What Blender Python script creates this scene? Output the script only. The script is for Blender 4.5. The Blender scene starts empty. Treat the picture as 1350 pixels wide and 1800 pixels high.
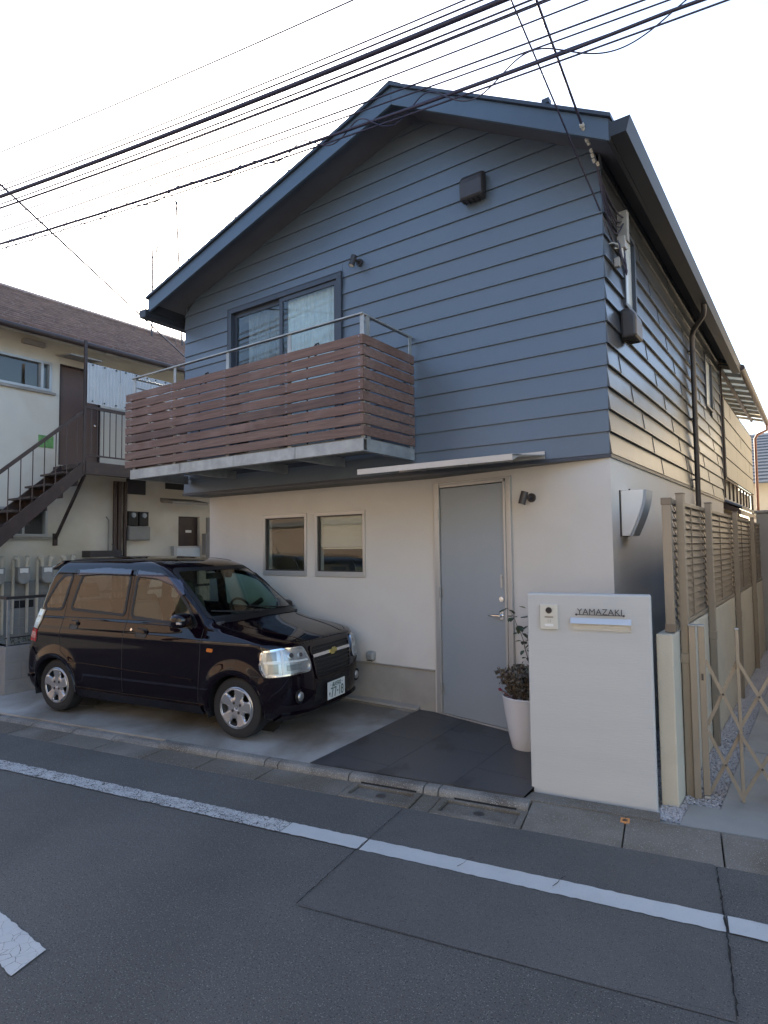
import bpy, math, random
import numpy as np
from mathutils import Vector, Matrix
from mathutils.bvhtree import BVHTree
random.seed(7)
scene = bpy.context.scene
R_ = math.radians
# ---------------------------------------------------------------- camera
cam_d = bpy.data.cameras.new('camera'); cam = bpy.data.objects.new('camera', cam_d)
scene.collection.objects.link(cam); scene.camera = cam
cam_d.sensor_fit = 'HORIZONTAL'; cam_d.sensor_width = 36; cam_d.lens = 36*1086.88/1350
cam_d.clip_start = .05; cam_d.clip_end = 2000
_y, _p, _r = R_(35.409), R_(3.250), R_(-.643)
fwd = Vector((-math.sin(_y)*math.cos(_p), math.cos(_y)*math.cos(_p), math.sin(_p)))
rt = Vector((math.cos(_y), math.sin(_y), 0)); up = rt.cross(fwd)
r2 = math.cos(_r)*rt+math.sin(_r)*up; u2 = -math.sin(_r)*rt+math.cos(_r)*up
mw = Matrix(((r2.x,u2.x,-fwd.x,1.3752),(r2.y,u2.y,-fwd.y,-5.0769),(r2.z,u2.z,-fwd.z,1.6652),(0,0,0,1)))
cam.matrix_world = mw
# ---------------------------------------------------------------- light
SUN_EL, SUN_AZ = 27, -50          # azimuth clockwise from +y (the sun stands behind the house, to the left)
w = bpy.data.worlds.new('World'); scene.world = w; w.use_nodes = True
nt = w.node_tree; bg = nt.nodes['Background']
sky = nt.nodes.new('ShaderNodeTexSky'); sky.sky_type = 'NISHITA'; sky.sun_disc = False
sky.sun_elevation = R_(SUN_EL); sky.sun_rotation = R_(SUN_AZ)
sky.air_density = 1.0; sky.dust_density = 1.5; sky.ozone_density = 1.6
nt.links.new(sky.outputs[0], bg.inputs[0]); bg.inputs[1].default_value = .14
sd = bpy.data.lights.new('sun', 'SUN'); sd.energy = 4.6; sd.angle = R_(.6); sd.color = (1, .86, .68)
sun = bpy.data.objects.new('sun', sd); scene.collection.objects.link(sun)
dirv = Vector((math.sin(R_(SUN_AZ))*math.cos(R_(SUN_EL)), math.cos(R_(SUN_AZ))*math.cos(R_(SUN_EL)), math.sin(R_(SUN_EL))))
sun.rotation_euler = dirv.to_track_quat('Z', 'Y').to_euler(); sun.location = dirv*60
vs = scene.view_settings; vs.view_transform = 'Standard'; vs.look = 'None'; vs.gamma = 1; vs.exposure = 1.82
try: vs.use_curve_mapping = False
except Exception: pass
try:
    scene.cycles.max_bounces = 8; scene.cycles.transparent_max_bounces = 16
    scene.cycles.use_denoising = True
except Exception: pass

# ---------------------------------------------------------------- materials
def mat(name, col, rough=.6, metal=0, var=.0, vscale=3., col2=None, bump=0, bscale=60., coat=0, stretch=(1,1,1), spec=.5,
        speck=None, bdist=.01, rvar=0, detail=6, wave=None, stain=None):
    m = bpy.data.materials.new(name); m.use_nodes = True; n = m.node_tree.nodes; l = m.node_tree.links
    b = n['Principled BSDF']; b.inputs['Base Color'].default_value = (*col, 1)
    b.inputs['Roughness'].default_value = rough; b.inputs['Metallic'].default_value = metal
    b.inputs['Specular IOR Level'].default_value = spec
    if coat: b.inputs['Coat Weight'].default_value = coat; b.inputs['Coat Roughness'].default_value = .02
    geo = n.new('ShaderNodeNewGeometry'); mp = n.new('ShaderNodeMapping'); mp.inputs['Scale'].default_value = stretch
    l.new(geo.outputs['Position'], mp.inputs['Vector'])
    last = None
    if var or col2:
        c2 = col2 or tuple(max(0, c*(1-var)) for c in col)
        no = n.new('ShaderNodeTexNoise'); no.inputs['Scale'].default_value = vscale; no.inputs['Detail'].default_value = detail
        no.inputs['Roughness'].default_value = .62
        l.new(mp.outputs[0], no.inputs['Vector'])
        rp = n.new('ShaderNodeValToRGB'); rp.color_ramp.elements[0].position = .32; rp.color_ramp.elements[1].position = .68
        rp.color_ramp.elements[0].color = (*c2, 1); rp.color_ramp.elements[1].color = (*col, 1)
        l.new(no.outputs['Fac'], rp.inputs[0]); last = rp.outputs[0]
        if rvar:
            mr = n.new('ShaderNodeMapRange'); mr.inputs[3].default_value = rough-rvar; mr.inputs[4].default_value = rough+rvar
            l.new(no.outputs['Fac'], mr.inputs[0]); l.new(mr.outputs[0], b.inputs['Roughness'])
    if stain:   # (colour, scale, low, high, amount) large soft stains
        sc_, ss, lo, hi, am = stain
        no = n.new('ShaderNodeTexNoise'); no.inputs['Scale'].default_value = ss; no.inputs['Detail'].default_value = 9; no.inputs['Distortion'].default_value = .6
        l.new(geo.outputs['Position'], no.inputs['Vector'])
        mr = n.new('ShaderNodeMapRange'); mr.inputs[1].default_value = lo; mr.inputs[2].default_value = hi; mr.inputs[4].default_value = am
        l.new(no.outputs['Fac'], mr.inputs[0])
        mx = n.new('ShaderNodeMixRGB'); l.new(mr.outputs[0], mx.inputs[0]); mx.inputs[2].default_value = (*sc_, 1)
        if last: l.new(last, mx.inputs[1])
        else: mx.inputs[1].default_value = (*col, 1)
        last = mx.outputs[0]
    if speck:   # list of (colour, scale, threshold)
        for sc_, ss, th in speck:
            vo = n.new('ShaderNodeTexNoise'); vo.inputs['Scale'].default_value = ss; vo.inputs['Detail'].default_value = 2
            l.new(geo.outputs['Position'], vo.inputs['Vector'])
            mr = n.new('ShaderNodeMapRange'); mr.inputs[1].default_value = th; mr.inputs[2].default_value = th+.05
            l.new(vo.outputs['Fac'], mr.inputs[0])
            mx = n.new('ShaderNodeMixRGB'); l.new(mr.outputs[0], mx.inputs[0]); mx.inputs[2].default_value = (*sc_, 1)
            if last: l.new(last, mx.inputs[1])
            else: mx.inputs[1].default_value = (*col, 1)
            last = mx.outputs[0]
    if last: l.new(last, b.inputs['Base Color'])
    prev = None
    if wave:    # (scale, distance): slow buckling of sheet metal or glass
        no = n.new('ShaderNodeTexNoise'); no.inputs['Scale'].default_value = wave[0]; no.inputs['Detail'].default_value = 1
        l.new(geo.outputs['Position'], no.inputs['Vector'])
        bp = n.new('ShaderNodeBump'); bp.inputs['Strength'].default_value = 1; bp.inputs['Distance'].default_value = wave[1]
        l.new(no.outputs['Fac'], bp.inputs['Height']); prev = bp
    if bump:
        no = n.new('ShaderNodeTexNoise'); no.inputs['Scale'].default_value = bscale; no.inputs['Detail'].default_value = 5
        l.new(mp.outputs[0], no.inputs['Vector'])
        bp = n.new('ShaderNodeBump'); bp.inputs['Strength'].default_value = bump; bp.inputs['Distance'].default_value = bdist
        l.new(no.outputs['Fac'], bp.inputs['Height'])
        if prev: l.new(prev.outputs[0], bp.inputs['Normal'])
        prev = bp
    if prev: l.new(prev.outputs[0], b.inputs['Normal'])
    return m
def glass(name, tint=(.8,.85,.85), refl=1.0, wav=None, rough=0.0, base=.07):
    m = bpy.data.materials.new(name); m.use_nodes = True; n = m.node_tree.nodes; l = m.node_tree.links
    n.remove(n['Principled BSDF']); out = n['Material Output']
    tr = n.new('ShaderNodeBsdfTransparent'); tr.inputs[0].default_value = (*tint, 1)
    gl = n.new('ShaderNodeBsdfGlossy'); gl.inputs['Roughness'].default_value = rough; gl.inputs[0].default_value = (refl, refl, refl, 1)
    fr = n.new('ShaderNodeLayerWeight'); fr.inputs[0].default_value = .5
    pw = n.new('ShaderNodeMath'); pw.operation = 'POWER'; pw.inputs[1].default_value = 4.2; l.new(fr.outputs['Facing'], pw.inputs[0])
    mu = n.new('ShaderNodeMath'); mu.operation = 'MULTIPLY_ADD'; mu.inputs[1].default_value = .9; mu.inputs[2].default_value = base; mu.use_clamp = True
    l.new(pw.outputs[0], mu.inputs[0])
    mx = n.new('ShaderNodeMixShader'); l.new(mu.outputs[0], mx.inputs[0]); l.new(tr.outputs[0], mx.inputs[1]); l.new(gl.outputs[0], mx.inputs[2])
    l.new(mx.outputs[0], out.inputs[0])
    if wav:
        g = n.new('ShaderNodeNewGeometry'); no = n.new('ShaderNodeTexNoise'); no.inputs['Scale'].default_value = wav[0]; no.inputs['Detail'].default_value = 1
        l.new(g.outputs['Position'], no.inputs['Vector'])
        bp = n.new('ShaderNodeBump'); bp.inputs['Distance'].default_value = wav[1]; l.new(no.outputs['Fac'], bp.inputs['Height']); l.new(bp.outputs[0], gl.inputs['Normal'])
    return m

MT = dict(
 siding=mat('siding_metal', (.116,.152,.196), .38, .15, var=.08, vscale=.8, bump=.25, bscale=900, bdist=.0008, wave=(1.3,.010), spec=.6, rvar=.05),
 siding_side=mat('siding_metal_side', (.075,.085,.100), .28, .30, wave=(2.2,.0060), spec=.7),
 trim=mat('dark_sheet_trim', (.050,.063,.085), .42, .2, var=.15, vscale=2, spec=.5, wave=(2,.004)),
 fascia=mat('fascia_paint', (.075,.110,.155), .42, .1, var=.15, vscale=2.5, wave=(2,.004)),
 guttersheet=mat('dark_gutter_sheet', (.026,.030,.038), .45, .1),
 soffit=mat('soffit_board', (.12,.125,.145), .75, 0, var=.2, vscale=1.5),
 stucco=mat('white_stucco', (.625,.608,.578), .85, 0, var=.05, vscale=1.1, bump=.35, bscale=160, bdist=.004, stain=((.50,.475,.43),1.1,.50,.78,.45)),
 pillar=mat('pillar_plaster', (.49,.49,.48), .85, 0, var=.06, vscale=2.2, bump=.15, bscale=42, bdist=.008, stretch=(.35,.35,3), stain=((.52,.48,.43),1.6,.58,.85,.35)),
 lowwall=mat('cream_block_paint', (.56,.52,.43), .85, 0, var=.1, vscale=2.2, bump=.3, bscale=90, bdist=.005, stain=((.36,.34,.29),2.2,.55,.8,.5)),
 plinth=mat('concrete_plinth', (.36,.345,.32), .85, 0, var=.2, vscale=2.5, bump=.3, bscale=120, bdist=.004, stain=((.22,.21,.19),1.7,.5,.75,.5)),
 concrete=mat('concrete_slab', (.38,.37,.35), .78, 0, var=.22, vscale=1.6, bump=.4, bscale=240, bdist=.003, stain=((.135,.112,.082),.9,.40,.60,.80), speck=[((.38,.38,.37),190,.66)]),
 path=mat('path_concrete', (.30,.30,.285), .8, 0, var=.2, vscale=2.0, bump=.3, bscale=240, bdist=.003, stain=((.19,.18,.16),1.4,.5,.7,.7)),
 gutter=mat('gutter_concrete', (.185,.172,.15), .82, 0, var=.28, vscale=3.5, bump=.6, bscale=200, bdist=.004, stain=((.10,.083,.062),1.3,.40,.60,.85), speck=[((.33,.32,.30),150,.62)]),
 kerb=mat('kerb_concrete', (.225,.215,.195), .85, 0, var=.3, vscale=6, bump=.9, bscale=150, bdist=.005, stain=((.085,.075,.065),2.2,.48,.66,.8), speck=[((.42,.41,.39),170,.61)]),
 asphalt=mat('asphalt', (.105,.105,.104), .82, 0, var=.26, vscale=1.2, bump=1.0, bscale=330, bdist=.006, speck=[((.25,.25,.245),170,.63),((.025,.026,.028),120,.60),((.18,.18,.175),80,.66)], stain=((.128,.126,.122),.6,.45,.7,.8)),
 asphalt2=mat('asphalt_patch', (.112,.111,.109), .82, 0, var=.22, vscale=1.8, bump=1.0, bscale=480, bdist=.004, speck=[((.24,.24,.24),200,.64),((.035,.036,.038),170,.62)]),
 roofslate_glint=mat('glint_roof_slate', (.31,.19,.145), .6, 0, var=.6, vscale=6),  # sun glint along the slate edges, put into the colour
 dirt=mat('dark_crack_fill', (.012,.012,.012), .95),
 tile=mat('dark_floor_tile', (.062,.063,.066), .40, 0, var=.22, vscale=2.2, rvar=.10, bump=.25, bscale=150, bdist=.002, stain=((.022,.022,.024),1.7,.55,.60,.7)),
 grout=mat('tile_grout', (.15,.15,.15), .9),
 wood=mat('stained_cedar', (.190,.112,.090), .66, 0, col2=(.100,.056,.044), vscale=2.4, stretch=(1.2,7,26), bump=.5, bscale=14, bdist=.004, detail=8, stain=((.27,.20,.185),3.1,.5,.8,.5)),
 wood2=mat('stained_cedar_dark', (.135,.082,.068), .66, 0, col2=(.070,.042,.036), vscale=2.1, stretch=(1.1,7,24), bump=.5, bscale=14, bdist=.004, detail=8, stain=((.17,.11,.09),2.7,.5,.8,.5)),
 wood3=mat('stained_cedar_grey', (.205,.132,.108), .7, 0, col2=(.115,.070,.056), vscale=2.7, stretch=(1.3,8,28), bump=.5, bscale=14, bdist=.004, detail=8),
 galv=mat('galvanised_steel', (.40,.425,.43), .48, .45, var=.3, vscale=7, wave=(5,.003), stain=((.22,.235,.24),4.0,.5,.66,.6)),
 alu=mat('champagne_aluminium', (.275,.240,.195), .40, .35, var=.06, vscale=5),
 alu2=mat('bronze_louvre', (.20,.165,.13), .45, .3, var=.12, vscale=6),
 aluw=mat('silver_aluminium', (.47,.475,.47), .38, .45, var=.05, vscale=5),
 door=mat('door_metal_paint', (.295,.34,.385), .42, .15, var=.05, vscale=1.4, bump=.15, bscale=500, bdist=.001),
 darkm=mat('dark_bronze_metal', (.060,.056,.058), .42, .3, var=.2, vscale=9),
 black=mat('black_rubber', (.012,.012,.013), .6),
 chrome=mat('chrome', (.75,.76,.78), .10, 1.0),
 white=mat('white_plastic', (.74,.74,.72), .45, 0, var=.06, vscale=4),
 cream=mat('cream_plastic', (.55,.53,.47), .45, 0),
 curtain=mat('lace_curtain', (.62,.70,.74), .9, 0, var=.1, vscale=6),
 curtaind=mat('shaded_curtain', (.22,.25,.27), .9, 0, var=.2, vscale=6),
 blind=mat('blind_slat', (.78,.70,.60), .5),
 room=mat('room_wall', (.16,.16,.155), .9),
 glass=glass('window_glass', (.86,.90,.90), wav=(1.5,.0005), base=.04),
 frost=mat('frosted_glass', (.60,.67,.70), .22, 0, var=.15, vscale=3, spec=.8),
 carglass=glass('car_glass', (.66,.80,.72)),
 cartint=glass('tinted_car_glass', (.42,.42,.40), 1.0),
 gravel=mat('white_gravel', (.50,.50,.52), .8, 0, var=.35, vscale=60),
 paint=mat('road_paint', (.50,.52,.53), .7, 0, var=.1, vscale=5, bump=.7, bscale=260, bdist=.004, speck=[((.30,.31,.32),120,.66)]),
 pot=mat('white_glazed_pot', (.66,.66,.68), .25, 0, var=.03, vscale=4),
 brown=mat('brown_painted_steel', (.062,.042,.038), .45, .1, var=.3, vscale=6, stain=((.13,.09,.07),5,.6,.75,.5)),
 brownd=mat('brown_door', (.115,.072,.058), .55, 0, var=.1, vscale=3),
 aptwall=mat('old_cream_render', (.63,.605,.53), .9, 0, var=.08, vscale=1.3, bump=.3, bscale=120, bdist=.004, stain=((.40,.34,.24),.8,.5,.75,.6)),
 roofslate=mat('brown_roof_slate', (.20,.112,.082), .6, 0, var=.55, vscale=5, stretch=(1,1,1), speck=[((.20,.15,.13),26,.60)]),
 eave=mat('weathered_eave', (.34,.32,.29), .8, 0, var=.3, vscale=3),
 panelw=mat('white_corrugated_sheet', (.46,.48,.49), .45, 0, var=.12, vscale=5, stain=((.30,.29,.27),3,.60,.75,.7), stretch=(1,1,1)),
 greyp=mat('grey_painted_board', (.27,.275,.265), .7, 0, var=.2, vscale=2.5, stain=((.17,.16,.15),2,.5,.7,.5)),
 block=mat('grey_concrete_block', (.27,.275,.28), .88, 0, var=.18, vscale=5, bump=.5, bscale=160, bdist=.004),
 wire=mat('black_cable', (.024,.021,.045), .5),
 beigep=mat('beige_metal_sheet', (.235,.225,.195), .45, .1, var=.1, vscale=2, wave=(3,.004)),
 rust=mat('brown_drainpipe', (.21,.095,.065), .5),
 shed=mat('grey_shed_steel', (.33,.33,.32), .5, .1, var=.1, vscale=3),
 tilek=mat('dark_clay_roof_tile', (.05,.05,.052), .5, 0, var=.3, vscale=12),
 farroof=mat('blue_grey_shingle', (.085,.105,.13), .7, 0, var=.2, vscale=8),
 leafd=mat('dark_green_leaf', (.055,.085,.050), .5, 0, var=.3, vscale=30),
 leafr=mat('dusty_geranium_leaf', (.17,.165,.125), .6, 0, col2=(.12,.085,.075), vscale=26),
 stem=mat('plant_stem', (.10,.075,.055), .7),
 flower=mat('red_bud', (.22,.03,.045), .6),
 oppwall=mat('opposite_tan_render', (.22,.16,.12), .9, 0, var=.12, vscale=1.0),
 oppwall2=mat('opposite_cream_render', (.62,.55,.43), .9, 0, var=.1, vscale=1.0),
 opproof=mat('opposite_roof', (.07,.07,.075), .7),
 rightwall=mat('neighbour_yellow_render', (.55,.49,.38), .9, 0, var=.1, vscale=1.0),
 orange=mat('orange_marker', (.55,.24,.08), .6),
 green=mat('green_sign', (.16,.38,.12), .6, 0, var=.5, vscale=20),
)
def cracked_paint(name, cr):
    m = mat(name, (.50,.52,.53), .7, 0, var=.1, vscale=5, bump=.7, bscale=260, bdist=.004)
    n = m.node_tree.nodes; l = m.node_tree.links; b = n['Principled BSDF']; src = b.inputs['Base Color'].links[0].from_socket
    g = n.new('ShaderNodeNewGeometry'); no = n.new('ShaderNodeTexNoise'); no.inputs['Scale'].default_value = 18; no.inputs['Detail'].default_value = 3
    l.new(g.outputs['Position'], no.inputs['Vector']); ad = n.new('ShaderNodeVectorMath'); ad.operation = 'MULTIPLY_ADD'; ad.inputs[1].default_value = (.045,.045,0)
    l.new(no.outputs['Color'], ad.inputs[0]); l.new(g.outputs['Position'], ad.inputs[2]); last = src
    for sc_, w_ in cr:
        v = n.new('ShaderNodeTexVoronoi'); v.feature = 'DISTANCE_TO_EDGE'; v.inputs['Scale'].default_value = sc_; l.new(ad.outputs[0], v.inputs['Vector'])
        n2 = n.new('ShaderNodeTexNoise'); n2.inputs['Scale'].default_value = 9 if sc_ < 50 else 14; l.new(g.outputs['Position'], n2.inputs['Vector'])
        mu = n.new('ShaderNodeMapRange'); mu.inputs[1].default_value = .30; mu.inputs[2].default_value = .70; mu.inputs[3].default_value = -.02 if sc_ > 50 else .0; mu.inputs[4].default_value = w_*1.15
        l.new(n2.outputs['Fac'], mu.inputs[0]); lt_ = n.new('ShaderNodeMath'); lt_.operation = 'LESS_THAN'; l.new(v.outputs['Distance'], lt_.inputs[0]); l.new(mu.outputs[0], lt_.inputs[1])
        mx = n.new('ShaderNodeMixRGB'); l.new(lt_.outputs[0], mx.inputs[0]); l.new(last, mx.inputs[1]); mx.inputs[2].default_value = (.085,.086,.088,1); last = mx.outputs[0]
    l.new(last, b.inputs['Base Color']); return m
MT['crackpaint'] = cracked_paint('cracked_road_paint', ((34,.075),(75,.06))); MT['oldpaint'] = cracked_paint('old_road_paint', ((17,.016),(55,.010)))
# ---------------------------------------------------------------- helpers
WM = {}
def wm(o): return WM.get(o.name, Matrix.Identity(4)) if o else Matrix.Identity(4)
def tag(o, label=None, cat=None, group=None, kind=None):
    if label: o['label'] = label
    if cat: o['category'] = cat
    if group: o['group'] = group
    if kind: o['kind'] = kind
    return o
def thing(name, loc, label, cat, rotz=0, group=None):
    o = bpy.data.objects.new(name, None); scene.collection.objects.link(o)
    o.empty_display_size = .2; o.location = loc; o.rotation_euler = (0, 0, rotz)
    WM[o.name] = Matrix.Translation(loc) @ Matrix.Rotation(rotz, 4, 'Z')
    return tag(o, label, cat, group)
class Mb:
    def __init__(s): s.v = []; s.f = []; s.m = []
    def add(s, V, F, mi=0):
        k = len(s.v); s.v += [tuple(p) for p in V]; s.f += [tuple(i+k for i in f) for f in F]; s.m += [mi]*len(F); return s
    def box(s, a, b, mi=0):
        x0,x1 = sorted((a[0],b[0])); y0,y1 = sorted((a[1],b[1])); z0,z1 = sorted((a[2],b[2]))
        return s.add([(x0,y0,z0),(x1,y0,z0),(x1,y1,z0),(x0,y1,z0),(x0,y0,z1),(x1,y0,z1),(x1,y1,z1),(x0,y1,z1)],
          [(0,3,2,1),(4,5,6,7),(0,1,5,4),(1,2,6,5),(2,3,7,6),(3,0,4,7)], mi)
    def hexa(s, P, mi=0): # 8 pts bottom ring ccw, top ring ccw
        return s.add(P, [(0,3,2,1),(4,5,6,7),(0,1,5,4),(1,2,6,5),(2,3,7,6),(3,0,4,7)], mi)
    def bar(s, p, q, w, h, upv=(0,0,1), mi=0):
        p = Vector(p); q = Vector(q); d = (q-p).normalized(); u = Vector(upv); sd_ = d.cross(u)
        if sd_.length < 1e-4: sd_ = d.cross(Vector((1,0,0)))
        sd_.normalize(); u = sd_.cross(d).normalized(); P = []
        for c in (p, q):
            for a, b in ((-1,-1),(1,-1),(1,1),(-1,1)): P.append(c+sd_*a*w/2+u*b*h/2)
        return s.add(P, [(0,1,2,3),(7,6,5,4),(0,4,5,1),(1,5,6,2),(2,6,7,3),(3,7,4,0)], mi)
    def tube(s, path, r, n=8, mi=0, cap=True):
        path = [Vector(p) for p in path]; k = len(s.v); N = len(path); rr = r if isinstance(r,(list,tuple)) else [r]*N
        d0 = (path[1]-path[0]).normalized(); u = d0.orthogonal().normalized()
        for i, p in enumerate(path):
            d = (path[min(i+1,N-1)]-path[max(i-1,0)])
            if d.length < 1e-9: d = d0
            d.normalize(); u = (u-d*u.dot(d)); u = u.normalized() if u.length > 1e-6 else d.orthogonal().normalized(); v = d.cross(u)
            for j in range(n):
                a = 2*math.pi*j/n; s.v.append(tuple(p+(u*math.cos(a)+v*math.sin(a))*rr[i]))
        for i in range(N-1):
            for j in range(n):
                s.f.append((k+i*n+j, k+i*n+(j+1)%n, k+(i+1)*n+(j+1)%n, k+(i+1)*n+j)); s.m.append(mi)
        if cap:
            s.f.append(tuple(k+j for j in range(n))[::-1]); s.m.append(mi)
            s.f.append(tuple(k+(N-1)*n+j for j in range(n))); s.m.append(mi)
        return s
    def prism(s, poly, fn, d0, d1, mi=0): # poly list of 2D; fn(a,b,d)->xyz
        n = len(poly); P = [fn(a,b,d0) for a,b in poly]+[fn(a,b,d1) for a,b in poly]
        F = [tuple(range(n))[::-1], tuple(range(n,2*n))]+[(i,(i+1)%n,n+(i+1)%n,n+i) for i in range(n)]
        return s.add(P, F, mi)
    def lathe(s, prof, c, n=24, axis='z', mi=0):
        k = len(s.v); c = Vector(c)
        for r, h in prof:
            for j in range(n):
                a = 2*math.pi*j/n
                if axis == 'z': p = (r*math.cos(a), r*math.sin(a), h)
                elif axis == 'y': p = (r*math.cos(a), h, r*math.sin(a))
                else: p = (h, r*math.cos(a), r*math.sin(a))
                s.v.append(tuple(c+Vector(p)))
        for i in range(len(prof)-1):
            for j in range(n):
                s.f.append((k+i*n+j, k+i*n+(j+1)%n, k+(i+1)*n+(j+1)%n, k+(i+1)*n+j)); s.m.append(mi)
        return s
def mk(name, mb, mats, parent=None, smooth=None, bevel=0, local=False, kind=None, label=None, fixn=True):
    me = bpy.data.meshes.new(name)
    V = mb.v
    if parent is not None and not local:
        inv = wm(parent).inverted(); V = [tuple(inv @ Vector(p)) for p in V]
    me.from_pydata(V, [], mb.f)
    if not isinstance(mats, (list, tuple)): mats = [mats]
    for m in mats: me.materials.append(m)
    if len(mats) > 1: me.polygons.foreach_set('material_index', mb.m)
    me.update()
    if fixn:
        import bmesh
        bm = bmesh.new(); bm.from_mesh(me); bmesh.ops.recalc_face_normals(bm, faces=bm.faces); bm.to_mesh(me); bm.free()
    if smooth is not None:
        me.shade_smooth(); me.set_sharp_from_angle(angle=R_(smooth))
    o = bpy.data.objects.new(name, me); scene.collection.objects.link(o)
    if parent is not None: o.parent = parent; WM[o.name] = wm(parent)
    else: WM[o.name] = Matrix.Identity(4)
    if bevel:
        b = o.modifiers.new('bevel', 'BEVEL'); b.width = bevel; b.segments = 2; b.limit_method = 'ANGLE'; b.angle_limit = R_(40)
    if kind: o['kind'] = kind
    if label: o['label'] = label
    return o
def dup(o, parent=None, loc=None, rot=None):
    c = o.copy(); scene.collection.objects.link(c)
    if parent is not None: c.parent = parent
    if loc is not None: c.location = loc
    if rot is not None: c.rotation_euler = rot
    if parent is None:
        WM[c.name] = Matrix.LocRotScale(c.location, c.rotation_euler, None)
    else: WM[c.name] = wm(parent)
    return c
def dup_tree(o, parent=None, loc=None, rot=None):
    c = dup(o, parent, loc, rot)
    for ch in list(o.children):
        dup_tree(ch, c)
    return c
def wallgrid(mb, fn, s0, s1, z0, z1, holes, th, mi=0):
    """wall slab with rectangular holes; fn(s,z,depth)->xyz, depth 0 outer face"""
    S = sorted({s0, s1, *[h[0] for h in holes], *[h[1] for h in holes]}); Z = sorted({z0, z1, *[h[2] for h in holes], *[h[3] for h in holes]})
    hole = lambda a, b: any(h[0] < a < h[1] and h[2] < b < h[3] for h in holes)
    for i in range(len(S)-1):
        for j in range(len(Z)-1):
            a, b, c, d = S[i], S[i+1], Z[j], Z[j+1]
            if hole((a+b)/2, (c+d)/2): continue
            mb.add([fn(a,c,0),fn(b,c,0),fn(b,d,0),fn(a,d,0)], [(0,1,2,3)], mi)
            mb.add([fn(a,c,th),fn(b,c,th),fn(b,d,th),fn(a,d,th)], [(3,2,1,0)], mi)
    for (a,b,c,d) in list(holes)+[(s0,s1,z0,z1)]:
        for (p,q) in (((a,c),(b,c)),((b,c),(b,d)),((b,d),(a,d)),((a,d),(a,c))):
            mb.add([fn(*p,0),fn(*q,0),fn(*q,th),fn(*p,th)], [(0,1,2,3)], mi)
    return mb
PHI = R_(10.); SU = Vector((math.cos(PHI), math.sin(PHI), 0)); SN = Vector((-math.sin(PHI), math.cos(PHI), 0))
def st(t, n, z=0):   # street frame: t along the kerb, n across towards the houses; n = 0 at the back of the kerb
    p = SU*t+SN*n; return (p.x, p.y-.905, z)
# ================================================================ SETTING
def sheet(name, poly, z, m, parent=None, kind='structure', th=0.0):
    mb = Mb(); zz = z if callable(z) else (lambda x, y: z)
    n = len(poly); V = [(x, y, zz(x, y)) for x, y in poly]; mb.add(V, [tuple(range(n))])
    if th: 
        V2 = [(x, y, zz(x, y)-th) for x, y in poly]; mb.add(V+V2, [tuple(range(n,2*n))[::-1]]+[(i,n+i,n+(i+1)%n,(i+1)%n) for i in range(n)])
    return mk(name, mb, m, parent, kind=kind if parent is None else None)
def strip(t0, t1, n0, n1): return [st(t0,n0)[:2], st(t1,n0)[:2], st(t1,n1)[:2], st(t0,n1)[:2]]
GZ = -.125
ground = sheet('ground', [(-400,-400),(400,-400),(400,400),(-400,400)], -.20, MT['concrete'])
# road: a gently grained sheet
road = sheet('road', strip(-60, 60, -7.2, -.36), GZ, MT['asphalt'])
# newer asphalt strip along the kerb, bounded by the cut lines
sheet('asphalt_patch', [(-.862,-2.731),(1.032,-2.36),(.918,-1.686),(.80,-1.13),(-1.05,-1.47),(-.963,-2.089)], GZ+.004, MT['asphalt2'], road)
# edge line, built as worn and fresh lengths
def ragged(t0, t1, n0, n1, step, amp, seed, holes=0):
    rnd = random.Random(seed); mb = Mb(); N = max(2, int((t1-t0)/step)); A = []; B = []
    for i in range(N+1):
        t = t0+(t1-t0)*i/N
        A.append(st(t, n0+rnd.uniform(-amp,amp), GZ+.008)); B.append(st(t, n1+rnd.uniform(-amp,amp), GZ+.008))
    for i in range(N):
        mb.add([A[i],A[i+1],B[i+1],B[i]], [(0,1,2,3)])
    return mb
LN0, LN1 = -1.022, -.880
def linecr(t): return t
mk('edge_line', ragged(-1.70, -1.147, LN0, LN1, .03, .004, 3), MT['paint'], road)
mk('edge_line', ragged(-1.139, .770, LN0, LN1, .03, .004, 4), MT['paint'], road)
mk('edge_line', ragged(.780, 6, LN0, LN1, .05, .004, 5), MT['paint'], road)
mk('worn_edge_line', ragged(-11, -1.705, LN0, LN1, .022, .007, 6), MT['crackpaint'], road)
# the end of a cross marking at the lower left
mb = Mb(); rnd = random.Random(5)
A = Vector((-1.545,-3.624,0)); B = Vector((-1.50,-3.764,0)); dirm = Vector((-1.947+1.545,-3.643+3.624,0)).normalized(); dirm = Vector((-.90,-.10,0)).normalized()
dirm = Vector((-.993,.03,0)).normalized()
edge = (B-A); E1 = edge.normalized(); Wm = edge.length*1.18
N = 26; top_, bot_ = [], []
for i in range(N+1):
    d_ = .62*i/N; top_.append(A-E1*.004+dirm*d_+E1*rnd.uniform(-.004,.004)); bot_.append(A+E1*Wm+dirm*d_+E1*rnd.uniform(-.005,.005))
for i in range(N): mb.add([(p.x,p.y,GZ+.006) for p in (top_[i],top_[i+1],bot_[i+1],bot_[i])], [(0,1,2,3)])
mk('cross_marking', mb, MT['oldpaint'], road)
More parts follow.
